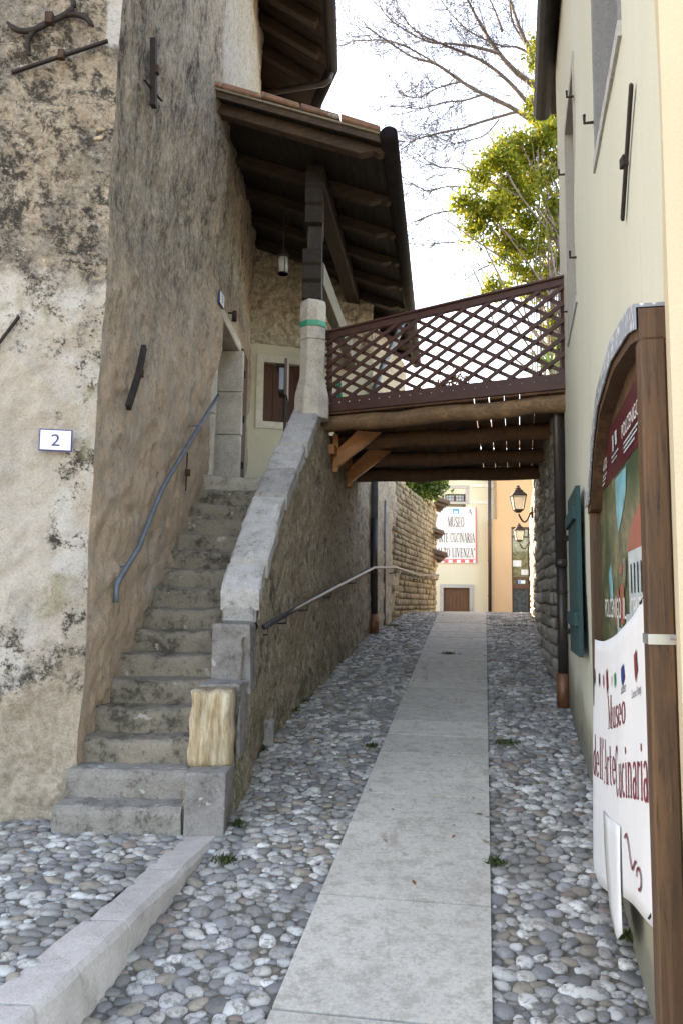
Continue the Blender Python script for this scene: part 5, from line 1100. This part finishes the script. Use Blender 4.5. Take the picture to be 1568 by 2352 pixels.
mb = wallgrid([(xl_-3, FY), (xr_, FY)], [q-(xl_-3) for q in [xl_-3, wx[0], wx[1], dx_[0], dx_[1], xr_]] if wx[0] < dx_[0] else sorted([0, wx[0]-xl_+3, wx[1]-xl_+3, dx_[0]-xl_+3, dx_[1]-xl_+3, xr_-xl_+3]), sorted([gzF-.3, dz_, wz[1], wz[0], zr]), lambda u, z, p: 0*u, [(wx[0]-xl_+3, wx[1]-xl_+3, wz[1], wz[0]), (dx_[0]-xl_+3, dx_[1]-xl_+3, gzF-.3, dz_)])
us_ = sorted([0, wx[0]-xl_+3, wx[1]-xl_+3, dx_[0]-xl_+3, dx_[1]-xl_+3, xr_-xl_+3])
wallgrid([(xl_-3, FY), (xr_, FY)], us_, sorted([gzF-.3, dz_, wz[1], wz[0], zr]), lambda u, z, p: 0*u, [(wx[0]-xl_+3, wx[1]-xl_+3, wz[1], wz[0]), (dx_[0]-xl_+3, dx_[1]-xl_+3, gzF-.3, dz_)]).build('wall', 'yellow', yh)
MB().box(((xl_-3+xr_)/2, FY+3.2, (gzF-.3+zr)/2), (xr_-xl_+3, 6., zr-gzF+.3)).build('wall_core', 'yellow', yh)
MB().prism([(xl_-3.3, FY-.5, zr), (xr_+.3, FY-.5, zr), (xr_+.3, FY+3.2, zr+1.7), (xl_-3.3, FY+3.2, zr+1.7)], (0, 0, .12)).build('roof', 'tile', yh)
wn = frect(MB(), 1021, 1122, 1068, 1152, -.16, -.12).build('window', 'skyglass', yh)
for x0, y0, x1, y1 in ((1021, 1122, 1068, 1125), (1021, 1149.5, 1068, 1152), (1021, 1122, 1024, 1152), (1065, 1122, 1068, 1152), (1042.5, 1122, 1047, 1152)): frect(MB(), x0, y0, x1, y1, -.12, -.07).build('sash', 'doorwood', wn)
for x in (1030, 1037, 1053, 1060): frect(MB(), x-.4, 1122, x+.4, 1152, -.06, -.045).build('grille_bar', 'iron', wn)
for y in (1129, 1136, 1143): frect(MB(), 1021, y-.4, 1068, y+.4, -.045, -.03).build('grille_bar', 'iron', wn)
for x0, y0, x1, y1 in ((1013, 1115, 1076, 1122), (1013, 1152, 1076, 1158), (1013, 1122, 1021, 1152), (1068, 1122, 1076, 1152)): frect(MB(), x0, y0, x1, y1, -.15, .02).build('window_frame', 'greystone', wn)
for y in ((1112, 1119), (1151, 1157)): frect(MB(), 1076.5, y[0], 1133, y[1], 0, .025).build('string_course', 'white', yh)
dr = frect(MB(), 1017, 1350, 1078, 1420, -.14, -.10).build('door', 'doorwood', yh)
for k in range(6): frect(MB(), 1023+8.3*k, 1359, 1030.5+8.3*k, 1420, -.10, -.085).build('door_plank', 'doorwood', dr)
for x0, y0, x1, y1 in ((1009, 1342, 1086, 1350), (1009, 1350, 1017, 1415), (1078, 1350, 1086, 1415)): frect(MB(), x0, y0, x1, y1, -.12, .03).build('door_frame', 'greystone', dr)
a = fq(1123, 1090); b = fq(1123.5, 1412); fp_ = thing('far_downpipe', (b[0], FY-.42, gzF), 'dark downpipe between the yellow and the orange house', 'downpipe')
MB().tube([(a[0]-.07, FY-.42, zr-.1), (b[0]-.07, FY-.42, gzF-.05)], .055, 10).build('pipe', 'pipe', fp_, smooth=True)
for y in (1130, 1210, 1290, 1370): q = fq(1123, y); MB().tube([(q[0]-.07, FY-.42, q[2]), (q[0]-.07, FY-.42, q[2]+.04)], .065, 10).build('clamp', 'pipe', fp_)
# museum banner on the yellow house
mu = thing('museum_banner', fq(1046, 1290, .06), 'white museum banner with black serif capitals hung on the yellow house', 'banner')
frect(MB(), 997, 1165, 1093, 1293, .03, .045).build('cloth', 'cloth', mu)
def mt_(cx, y, o_=.052): c_ = fq(cx, y); return lambda u, v: (c_[0]+u, FY-o_, c_[2]+v)
mpx = FY/F*1.0
for body, cx, base, wd, ht in (('MUSEO', 1045.5, 1211, 38, 24.5), ("DELL'ARTE CUCINARIA", 1029, 1246, 121, 22), ('"ALTO LIVENZA"', 1044, 1280, 90, 22)):
    fv = serif(body)
    if body[0] == 'D':
        fv = serif('ARTE CUCINARIA'); cx, wd = 1045.5, 88
    o_ = put_text(body, mt_(cx, base), wd*mpx, ht*mpx, 'lettering', 'blackp', mu, fv)
put_text('A', mt_(1078, 1182), 10*mpx, 12.5*mpx, 'lettering', 'blackp', mu, serif('A'))
frect(MB(), 1038, 1169, 1053, 1180, .046, .05).build('printed_emblem', 'cyanp', mu); frect(MB(), 1041, 1174, 1050, 1178, .0505, .053).build('printed_emblem', 'paper', mu)
frect(MB(), 1090.5, 1165, 1093, 1293, .046, .050).build('red_border', 'redp', mu); frect(MB(), 997, 1165, 999.5, 1293, .046, .050).build('red_border', 'redp', mu); frect(MB(), 999.7, 1284, 1090, 1285.5, .046, .050).build('red_border', 'redp', mu)
for k in range(5): frect(MB(), 999.7+19*k, 1285.7, 1009+19*k, 1292.5, .046, .050).build('red_square', 'redp', mu)
# orange house
oh = thing('orange_house', (fq(1180, 1400)[0], FY, gzF), 'apricot orange house with a tall glazed shop door at the top of the lane', 'house')
ox0, ox1 = fq(1119.5, 1300)[0], fq(1330, 1300)[0]; odx = [fq(1169, 1300)[0], fq(1212, 1300)[0]]; odz = fq(1190, 1213)[2]; FO = FY-.35
ul = [0, odx[0]-ox0, odx[1]-ox0, ox1-ox0]; zst = fq(1124, 1195)[2]; zo = 6.8
wallgrid([(ox0, FO), (ox1, FO)], ul, [gzF-.3, odz, zst], lambda u, z, p: 0*u, [(ul[1], ul[2], gzF-.3, odz)]).build('wall', 'orange', oh)
ostep = fq(1136, 1195)[0]
MB().box(((ostep+ox1)/2, FO+.1, (zst+zo)/2), (ox1-ostep, .2, zo-zst)).build('upper_wall', 'orange', oh)
MB().box(((ox0+odx[0])/2, FO+.2, (zst+gzF-.3)/2), (odx[0]-ox0-.004, .39, zst-gzF+.3-.004)).build('wall_core', 'orange', oh); MB().box(((odx[1]+ox1)/2, FO+.2, (zst+gzF-.3)/2), (ox1-odx[1]-.004, .39, zst-gzF+.3-.004)).build('wall_core', 'orange', oh)
MB().box(((ox0+.2+ox1)/2, FY+3, (gzF+zo)/2), (ox1-ox0-.2, 5.5, zo-gzF)).build('wall_core', 'dark', oh); MB().prism([(ostep-.2, FO-.5, zo), (ox1, FO-.5, zo), (ox1, FO+3, zo+1.2), (ostep-.2, FO+3, zo+1.2)], (0, 0, .12)).build('roof', 'tile', oh)
def oq(x0, y0, x1, y1, d0, d1): return frect(MB(), x0-5, y0, x1-5, y1, d0+.35, d1+.35)
sd2 = oq(1177, 1216, 1216, 1405, -.14, -.12).build('shop_door', 'darkglass', oh)
for x0, y0, x1, y1 in ((1174, 1213, 1218, 1217), (1174, 1217, 1177, 1410), (1214, 1217, 1218, 1410), (1177, 1233, 1214, 1236), (1177, 1327, 1214, 1331), (1177, 1343, 1214, 1352)): oq(x0, y0, x1, y1, -.12, -.05).build('door_frame', 'doorwood', sd2)
M['glassrefl'] = flat('painted_foliage_reflection_pane', (.10, .11, .05), .06, .8, 0, .9, 14); M['stonerefl'] = stone('painted_stone_reflection_pane', (.11, .12, .12), (.07, .08, .08), (.03, .03, .03), 12)  # reflections of foliage and stone painted into the pane colours
oq(1178, 1237, 1213, 1326, -.12, -.11).build('pane', 'glassrefl', sd2); oq(1178, 1218, 1213, 1232, -.12, -.11).build('pane', 'glassrefl', sd2); oq(1178, 1353, 1213, 1405, -.12, -.11).build('pane', 'stonerefl', sd2)
oq(1178, 1288, 1197, 1302, -.108, -.104).build('paper_notice', 'paper', sd2); oq(1189, 1333, 1205, 1341, -.05, -.045).build('sticker', 'paper', sd2); oq(1190, 1334, 1195, 1340, -.044, -.042).build('sticker_print', 'cyanp', sd2); oq(1197, 1309, 1213, 1321, -.108, -.104).build('paper_notice', 'paper', sd2)

# ================================================================== WALL LAMPS
def wall_lamp(cx, ytop, ybot, Y, xw, label):
    top = atY(cx, ytop, Y); bot = atY(cx, ybot, Y); h = top[2]-bot[2]; c = np.array([bot[0], Y, bot[2]]); w_ = atY(xw, ybot, Y)[0]
    L = thing('wall_lamp', (w_, Y, bot[2]-.1), label, 'lamp', 'wall lamps up the lane'); s_ = h/.55
    def lt(prof, nm, mt, seg=4): return MB().lathe(c, [(r_*s_*1.0, z*s_) for r_, z in prof], seg, math.pi/4).build(nm, mt, L)
    lt([(.115, .08), (.175, .335)], 'glass', 'lampglass'); lt([(.195, .335), (.195, .36), (.11, .42), (.11, .44), (.05, .47)], 'roof', 'iron'); lt([(.05, .47), (.055, .49), (.025, .51), (.035, .53), (.0, .55)], 'finial', 'iron', 10); lt([(.05, .02), (.12, .065), (.12, .082)], 'base', 'iron')
    for k in range(4):
        a = math.pi/4+k*math.pi/2; p = c+np.array([.117*s_*math.cos(a), .117*s_*math.sin(a), .08*s_]); q = c+np.array([.178*s_*math.cos(a), .178*s_*math.sin(a), .335*s_]); MB().tube([p, q], .009, 6).build('frame_bar', 'iron', L)
    rr = (w_-c[0]); MB().tube([c+[rr*t_, 0, (-.17*math.sin(math.pi*min(1, t_*1.15)))*s_+(.03*t_)] for t_ in np.linspace(0, 1, 12)], .016, 8).build('bracket', 'iron', L, smooth=True)
    MB().box((w_, Y, c[2]+.03), (.04, .09, .2)).build('wall_plate', 'iron', L)
wall_lamp(1189.5, 1114, 1180, 13.9, 1222, 'larger black wall lamp, the nearer of two on the right stone wall')
wall_lamp(1191.5, 1201, 1247, 19.5, 1216, 'smaller black wall lamp, the farther of two, before the shop door')

# ================================================================== PLANTS
def leafcloud(blobs, n, size, seed, stems=None):
    rg = np.random.default_rng(seed); V = []; Fc = []
    wts = np.array([b[1]**2*1.0 for b in blobs]); wts /= wts.sum()
    ncl = n//7; pick = rg.choice(len(blobs), ncl, p=wts)
    for b in pick:
        c, r_ = np.array(blobs[b][0]), blobs[b][1]; d = rg.normal(size=3); d /= np.linalg.norm(d); p = c+d*r_*(rg.random()**.45)*np.array([1, 1, .85]); tw = rg.normal(size=3)*.6+d*.8+np.array([0, 0, .5]); tw /= np.linalg.norm(tw)
        for k in range(7):
            q = p+tw*size*1.1*(k-3)*.55+rg.normal(size=3)*size*.35; a = rg.normal(size=3)+tw*.7; a /= np.linalg.norm(a); bb = cross3(a, rg.normal(size=3)); bb /= np.linalg.norm(bb)+1e-9; s_ = size*(.6+.7*rg.random()); cc = cross3(a, bb)
            i = len(V); V += [q, q+a*s_*.5+bb*s_*.23+cc*s_*.07, q+a*s_, q+a*s_*.5-bb*s_*.23+cc*s_*.07]; Fc += [(i, i+1, i+2), (i, i+2, i+3)]
    mb = MB(); mb.v = [tuple(p) for p in V]; mb.f = Fc; return mb
def px3(x, y, Y, r): p = atY(x, y, Y); return (tuple(p), r*Y/F)
ET = np.array([4.6, 15.4, 3.9])
ever = thing('evergreen_tree', ET, 'yellow-green leafy evergreen tree rising behind the right house', 'tree')
bl = [px3(x, y, Y, r) for x, y, Y, r in ((1140, 345, 15.2, 52), (1195, 330, 15.5, 50), (1250, 345, 15.6, 60), (1105, 405, 15.2, 34), (1160, 410, 15.4, 58), (1230, 420, 15.6, 70), (1075, 465, 15.1, 34), (1120, 480, 15.2, 46), (1180, 500, 15.4, 66), (1255, 505, 15.6, 70), (1090, 520, 15.2, 34), (1150, 560, 15.3, 46), (1215, 575, 15.5, 56), (1265, 600, 15.6, 50), (1095, 555, 15.1, 20), (1180, 625, 15.4, 34), (1240, 660, 15.5, 50), (1130, 660, 15.2, 26), (1240, 120, 16.4, 34), (1255, 190, 16.3, 40), (1225, 250, 16.2, 42), (1260, 270, 16.2, 46), (1300, 400, 15.8, 80), (1310, 560, 15.8, 80), (1290, 300, 16, 60), (1265, 745, 15.4, 28), (1275, 800, 15.4, 26), (1320, 700, 15.6, 60), (1110, 675, 15.2, 14))]
bl2 = []
_q = np.random.default_rng(21)
for c, r_ in bl:
    for k in range(7): d = _q.normal(size=3); d /= np.linalg.norm(d); bl2.append((tuple(np.array(c)+d*r_*_q.uniform(.35, .95)), r_*_q.uniform(.22, .42)))
leafcloud(bl2, 33000, .105, 3).build('crown', 'leaf', ever)
mb = MB()
mb.tube([ET, ET+[-.1, -.1, 2.5], ET+[-.2, -.1, 5], ET+[-.3, 0, 7.]], [.11, .09, .06, .03], 8); mb.build('trunk', 'bark', ever, smooth=True)
rg = np.random.default_rng(8); mb = MB()
for c, r_ in bl:
    c = np.array(c); z0 = max(4.2, c[2]-rg.uniform(1.5, 3)); s0 = np.array([ET[0]-.2, ET[1], z0]); mid = (s0+c)/2+rg.normal(size=3)*.2; mb.tube(curve([s0, mid, c, c+(c-mid)*.5], 4), np.linspace(.028, .008, 13), 5)
for k in range(16):
    x = rg.uniform(1215, 1285); p = atY(x, 690, 15.3); q = atY(x+rg.uniform(-25, 12), rg.uniform(330, 500), 15.3); mb.tube(curve([p-[0, 0, 3.], p, (p+q)/2+rg.normal(size=3)*.08, q], 4), np.linspace(.016, .006, 13), 5)
mb.build('branches', 'bark', ever, smooth=True)
# bare tree: limbs traced from the photograph, twigs grown from them
BT = np.array([5.6, 17.2, 3.9])
bare = thing('bare_tree', BT, 'leafless pale-barked tree spreading its branches across the sky', 'tree')
zv = lambda x, y: ((1200+x/1.742)/1.594, y/1.742/1.594)
limbs = [([(1560, 985), (1440, 890), (1210, 710), (990, 600), (850, 520), (690, 410), (540, 365), (390, 270), (240, 170)], 17.0, .075), ([(1560, 985), (1440, 860), (1300, 690), (1150, 520), (1000, 400), (870, 340), (700, 270), (560, 200), (440, 60)], 17.2, .075),
         ([(1440, 860), (1360, 600), (1200, 460), (1090, 340), (980, 170), (890, 0), (840, -130)], 17.4, .085), ([(1440, 860), (1355, 560), (1300, 350), (1230, 200), (1160, 0), (1120, -160)], 17.4, .085), ([(1210, 710), (1000, 770), (850, 820), (700, 850), (560, 890), (500, 930)], 16.6, .035),
         ([(1090, 760), (1000, 860), (870, 900), (760, 920)], 16.5, .02), ([(960, 1345), (800, 1345), (650, 1370), (480, 1455)], 16.0, .024), ([(1000, 1150), (850, 1080), (700, 1060), (560, 980)], 16.2, .022), ([(990, 600), (870, 640), (760, 650), (600, 690), (520, 690)], 16.8, .025), ([(850, 520), (700, 560), (580, 620), (470, 610)], 16.8, .022), ([(1090, 340), (940, 300), (800, 280), (620, 260), (400, 130), (330, 30)], 17.1, .04),
         ([(690, 410), (560, 330), (390, 260), (180, 260), (140, 262)], 16.9, .022), ([(1160, 0), (1180, 150), (1300, 350)], 17.5, .03), ([(1110, 200), (1060, 60), (1000, -60)], 17.4, .03), ([(1300, 350), (1200, 300), (1100, 290), (900, 200), (760, 60), (700, -40)], 17.3, .03), ([(950, 1200), (760, 1190), (640, 1220), (540, 1170)], 16.2, .018), ([(900, 1540), (800, 1545), (690, 1550)], 15.9, .014), ([(1150, 1680), (1000, 1700), (880, 1780)], 15.8, .016)]
lm = MB(); tw = MB(); rg = np.random.default_rng(12)
def grow(p, d, L, r_, lev):
    n_ = 3; P = [p]; dd = d.copy()
    for i in range(n_):
        dd = dd+rg.normal(size=3)*.16+np.array([0, 0, .03]); dd /= np.linalg.norm(dd); P.append(P[-1]+dd*L/n_)
    tw.tube(P, np.linspace(r_, max(.003, r_*.45), n_+1), 3, False)
    if lev > 0:
        for i in range(1, n_+1):
            for s_ in range(1+(rg.random() < .45)):
                q = dd+rg.normal(size=3)*.55; q /= np.linalg.norm(q); grow(P[i], q, L*rg.uniform(.45, .7), r_*.6, lev-1)
for pts, Y, r0 in limbs:
    P = [atY(*zv(x, y), Y+.12*math.sin(i*1.9)) for i, (x, y) in enumerate(pts)]
    if pts[0] == (1560, 985): P = [BT+[0, 0, 0], BT+[-.15, -.05, (P[0][2]-3.9)*.6]]+P
    Q = curve(P, 4); lm.tube(Q, np.linspace(r0, max(.008, r0*.14), len(Q)), 7)
    n_ = len(Q)
    for i in range(int(n_*.25) if r0 < .06 else int(n_*.4), n_):
        for s_ in range(2):
            d = Q[min(i+1, n_-1)]-Q[i-1]; d /= np.linalg.norm(d); q = d+rg.normal(size=3)*.6+np.array([-.05, 0, .12 if pts[0][1] < 900 else -.05]); q /= np.linalg.norm(q); grow(Q[i], q, rg.uniform(.4, 1.0), .0075, 2)
lm.build('trunk', 'limb', bare, smooth=True); tw.build('twigs', 'twig', bare)
# shrub above the garden wall, autumn shrub behind the railing, palm
sh_ = px3(965, 1125, 15.6, 1)[0]; bush = thing('green_bush', (sh_[0], 15.6, 2.2), 'dark green leafy bush spilling over the yellowish garden wall', 'bush')
leafcloud([px3(x, y, Y, r) for x, y, Y, r in ((930, 1100, 15.4, 40), (975, 1110, 15.6, 32), (998, 1124, 15.7, 22), (1012, 1105, 15.8, 14), (955, 1080, 15.6, 40), (950, 1135, 15.5, 20))], 3400, .10, 5).build('crown', 'leafd', bush)
MB().tube([(sh_[0]-.3, 15.6, 1.6), (sh_[0]-.2, 15.6, 3.), tuple(atY(960, 1110, 15.6))], [.05, .04, .02], 7).build('stem', 'bark', bush, smooth=True)
ob = atY(1035, 880, 9.9); au = thing('potted_shrub', (ob[0], 9.9, 3.62), 'rust-leaved potted shrub top seen through the railing lattice', 'shrub')
leafcloud([px3(x, y, 9.9, r) for x, y, r in ((1005, 885, 20), (1035, 870, 26), (1060, 882, 20), (1040, 905, 28))], 700, .05, 6).build('crown', 'leafo', au)
mb = MB(); rg = np.random.default_rng(4)
for k in range(26): q = atY(rg.uniform(985, 1075), rg.uniform(845, 900), 9.9); mb.tube(curve([(ob[0], 9.9, 3.8), (ob[0]+rg.normal()*.04, 9.9, 4.2), q], 4), np.linspace(.008, .003, 9), 4)
mb.build('stems', 'twig', au); MB().lathe((ob[0], 9.9, 3.60), [(.10, 0), (.14, .22), (.15, .24), (.13, .24), (.12, .2)], 14).build('pot', 'tile', au, smooth=True)
pp = atY(1262, 850, 13.5); pm = thing('palm_plant', (pp[0], 13.5, 3.9), 'spiky green palm behind the right end of the railing', 'palm')
for k in range(26):
    a = rg.uniform(0, 6.28); el = rg.uniform(.2, 1.4); d = np.array([math.cos(a)*math.cos(el), math.sin(a)*math.cos(el), math.sin(el)]); L = rg.uniform(.5, .8); P = [pp+d*L*t_-np.array([0, 0, .25*t_*t_]) for t_ in (0, .35, .7, 1)]; sd3 = np.cross(d, (0, 0, 1)); sd3 /= np.linalg.norm(sd3)
    mb = MB(); wv = (.012, .035, .025, .002); ring = []
    for p, w_ in zip(P, wv): ring += [p-sd3*w_, p+np.array([0, 0, .006]), p+sd3*w_]
    f = []
    for i in range(3): f += [(i*3, i*3+1, i*3+4, i*3+3), (i*3+1, i*3+2, i*3+5, i*3+4)]
    mb.add(ring, f).build('frond', 'palm', pm)
MB().tube([(pp[0], 13.5, 3.85), tuple(pp)], [.07, .05], 8).build('trunk', 'bark', pm, smooth=True)
# moss and weeds along edges; fallen leaves near the top of the lane
def tufts(spots, n, size, name, mat, label, seed):
    rg = np.random.default_rng(seed); mb = MB()
    for x, y, z, sp in spots:
        for k in range(n):
            p = np.array([x+rg.normal()*sp, y+rg.normal()*sp, z]); d = rg.normal(size=3)*.6; d[2] = abs(d[2])+.4; d /= np.linalg.norm(d); s_ = size*(.4+rg.random()); b = np.cross(d, rg.normal(size=3)); b /= np.linalg.norm(b)
            mb.add([p-b*s_*.18, p+b*s_*.18, p+d*s_], [(0, 1, 2)])
    o = mb.build(name, mat); return tag(o, label, kind='stuff')
sp_ = []
for x, y, s_ in ((515, 1985, .03), (600, 1725, .02), (670, 1635, .05), (690, 1615, .04), (545, 1900, .02), (1160, 1712, .05), (1135, 1990, .02), (855, 1720, .02), (1030, 1505, .04), (1170, 1440, .15), (1230, 1430, .1), (900, 1440, .06), (1400, 1860, .02), (1455, 2165, .03)):
    d = ray(x, y); t_ = 3.
    while (EYE+d*t_)[2] > gzf(*(EYE+d*t_)[:2])+.005 and t_ < 20: t_ += .01
    p = EYE+d*t_; sp_.append((p[0], p[1], gzf(p[0], p[1])+.02, s_))
tufts(sp_, 130, .03, 'moss_tufts', 'moss', 'small moss and weed tufts between cobbles and along wall feet', 3)
rg = np.random.default_rng(9); mb = MB()
for k in range(110):
    t_ = rg.uniform(6.5, 11.0) if k < 85 else rg.uniform(1, 6); v = rg.uniform(-1.3, 1.4) if k < 85 else rg.uniform(-.38, .38); p = lane(t_, v); z = gzf(*p)+.045 if abs(v) > .4 else gzf(*p)+.027; a = rg.uniform(0, 6.28); s_ = rg.uniform(.012, .028); X = np.array([math.cos(a), math.sin(a), 0]); Yv = np.array([-math.sin(a), math.cos(a), 0]); c = np.array([p[0], p[1], z])
    mb.add([c-X*s_, c+Yv*s_*.5+[0, 0, .006], c+X*s_+[0, 0, .01], c-Yv*s_*.5+[0, 0, .004]], [(0, 1, 2), (0, 2, 3)])
tag(mb.build('fallen_leaves', 'leafo'), 'scattered dry leaves on the upper lane', kind='stuff')

ironbar([swp(413, 1040, .02), swp(410, 1128, .02)], .008, 'wall_latch', 'thin rusty latch bar on the stair-side wall near the upper door', swp(411, 1085, .03), on=(0, 1, 0))
gp2 = atY(778, 925, 9.6); gpz = float(atY(778, 872, 9.6)[2]); fg = thing('folded_parasol', (gp2[0], 9.6, LZ), 'folded green parasol standing behind the railing beside the column', 'parasol')
mb = MB(); K = 16; ring = []
for z_, r_ in ((gp2[2]-.35, .075), (gp2[2]-.1, .07), (gp2[2]+.08, .045), (gpz-.04, .03), (gpz+.02, .012)): ring += [(gp2[0]+r_*(1 if k % 2 else .55)*math.cos(2*math.pi*k/K), 9.6+r_*(1 if k % 2 else .55)*math.sin(2*math.pi*k/K), z_) for k in range(K)]
mb.add(ring, [(i*K+k, i*K+(k+1) % K, (i+1)*K+(k+1) % K, (i+1)*K+k) for i in range(4) for k in range(K)]+[tuple(range(K))[::-1], tuple(range(4*K, 5*K))]).build('canopy', 'greentape', fg)
MB().tube([(gp2[0], 9.6, LZ), (gp2[0], 9.6, gpz+.05)], .014, 8).build('pole', 'steel', fg, smooth=True)

# bricks and lime patches showing in the front wall
M['brickp'] = stone('pale_exposed_brick', (.54, .44, .32), (.42, .335, .245), (.15, .12, .09), 9, (.5, .64), 60, .8, .15)
for x, y, w_, h_ in ((92, 603, 30, 10), (82, 657, 38, 14), (88, 716, 32, 9), (92, 730, 42, 9), (80, 746, 34, 8), (52, 590, 26, 6), (20, 362, 24, 16), (215, 585, 22, 7), (205, 605, 26, 7), (222, 640, 20, 8), (230, 300, 20, 7), (226, 320, 24, 8)):
    a, b, c_, d_ = (fwp(x+sx*w_/2, y+sy*h_/2, .0) for sx, sy in ((-1, 1), (1, 1), (1, -1), (-1, -1))); lift = .011*(a[2]-PZ)
    MB().hexa([q+nf*o_ for o_ in (-.03, .016) for q in (a, b, c_, d_)]).build('brick', 'brickp', house, bevel=.006, jit=.012)
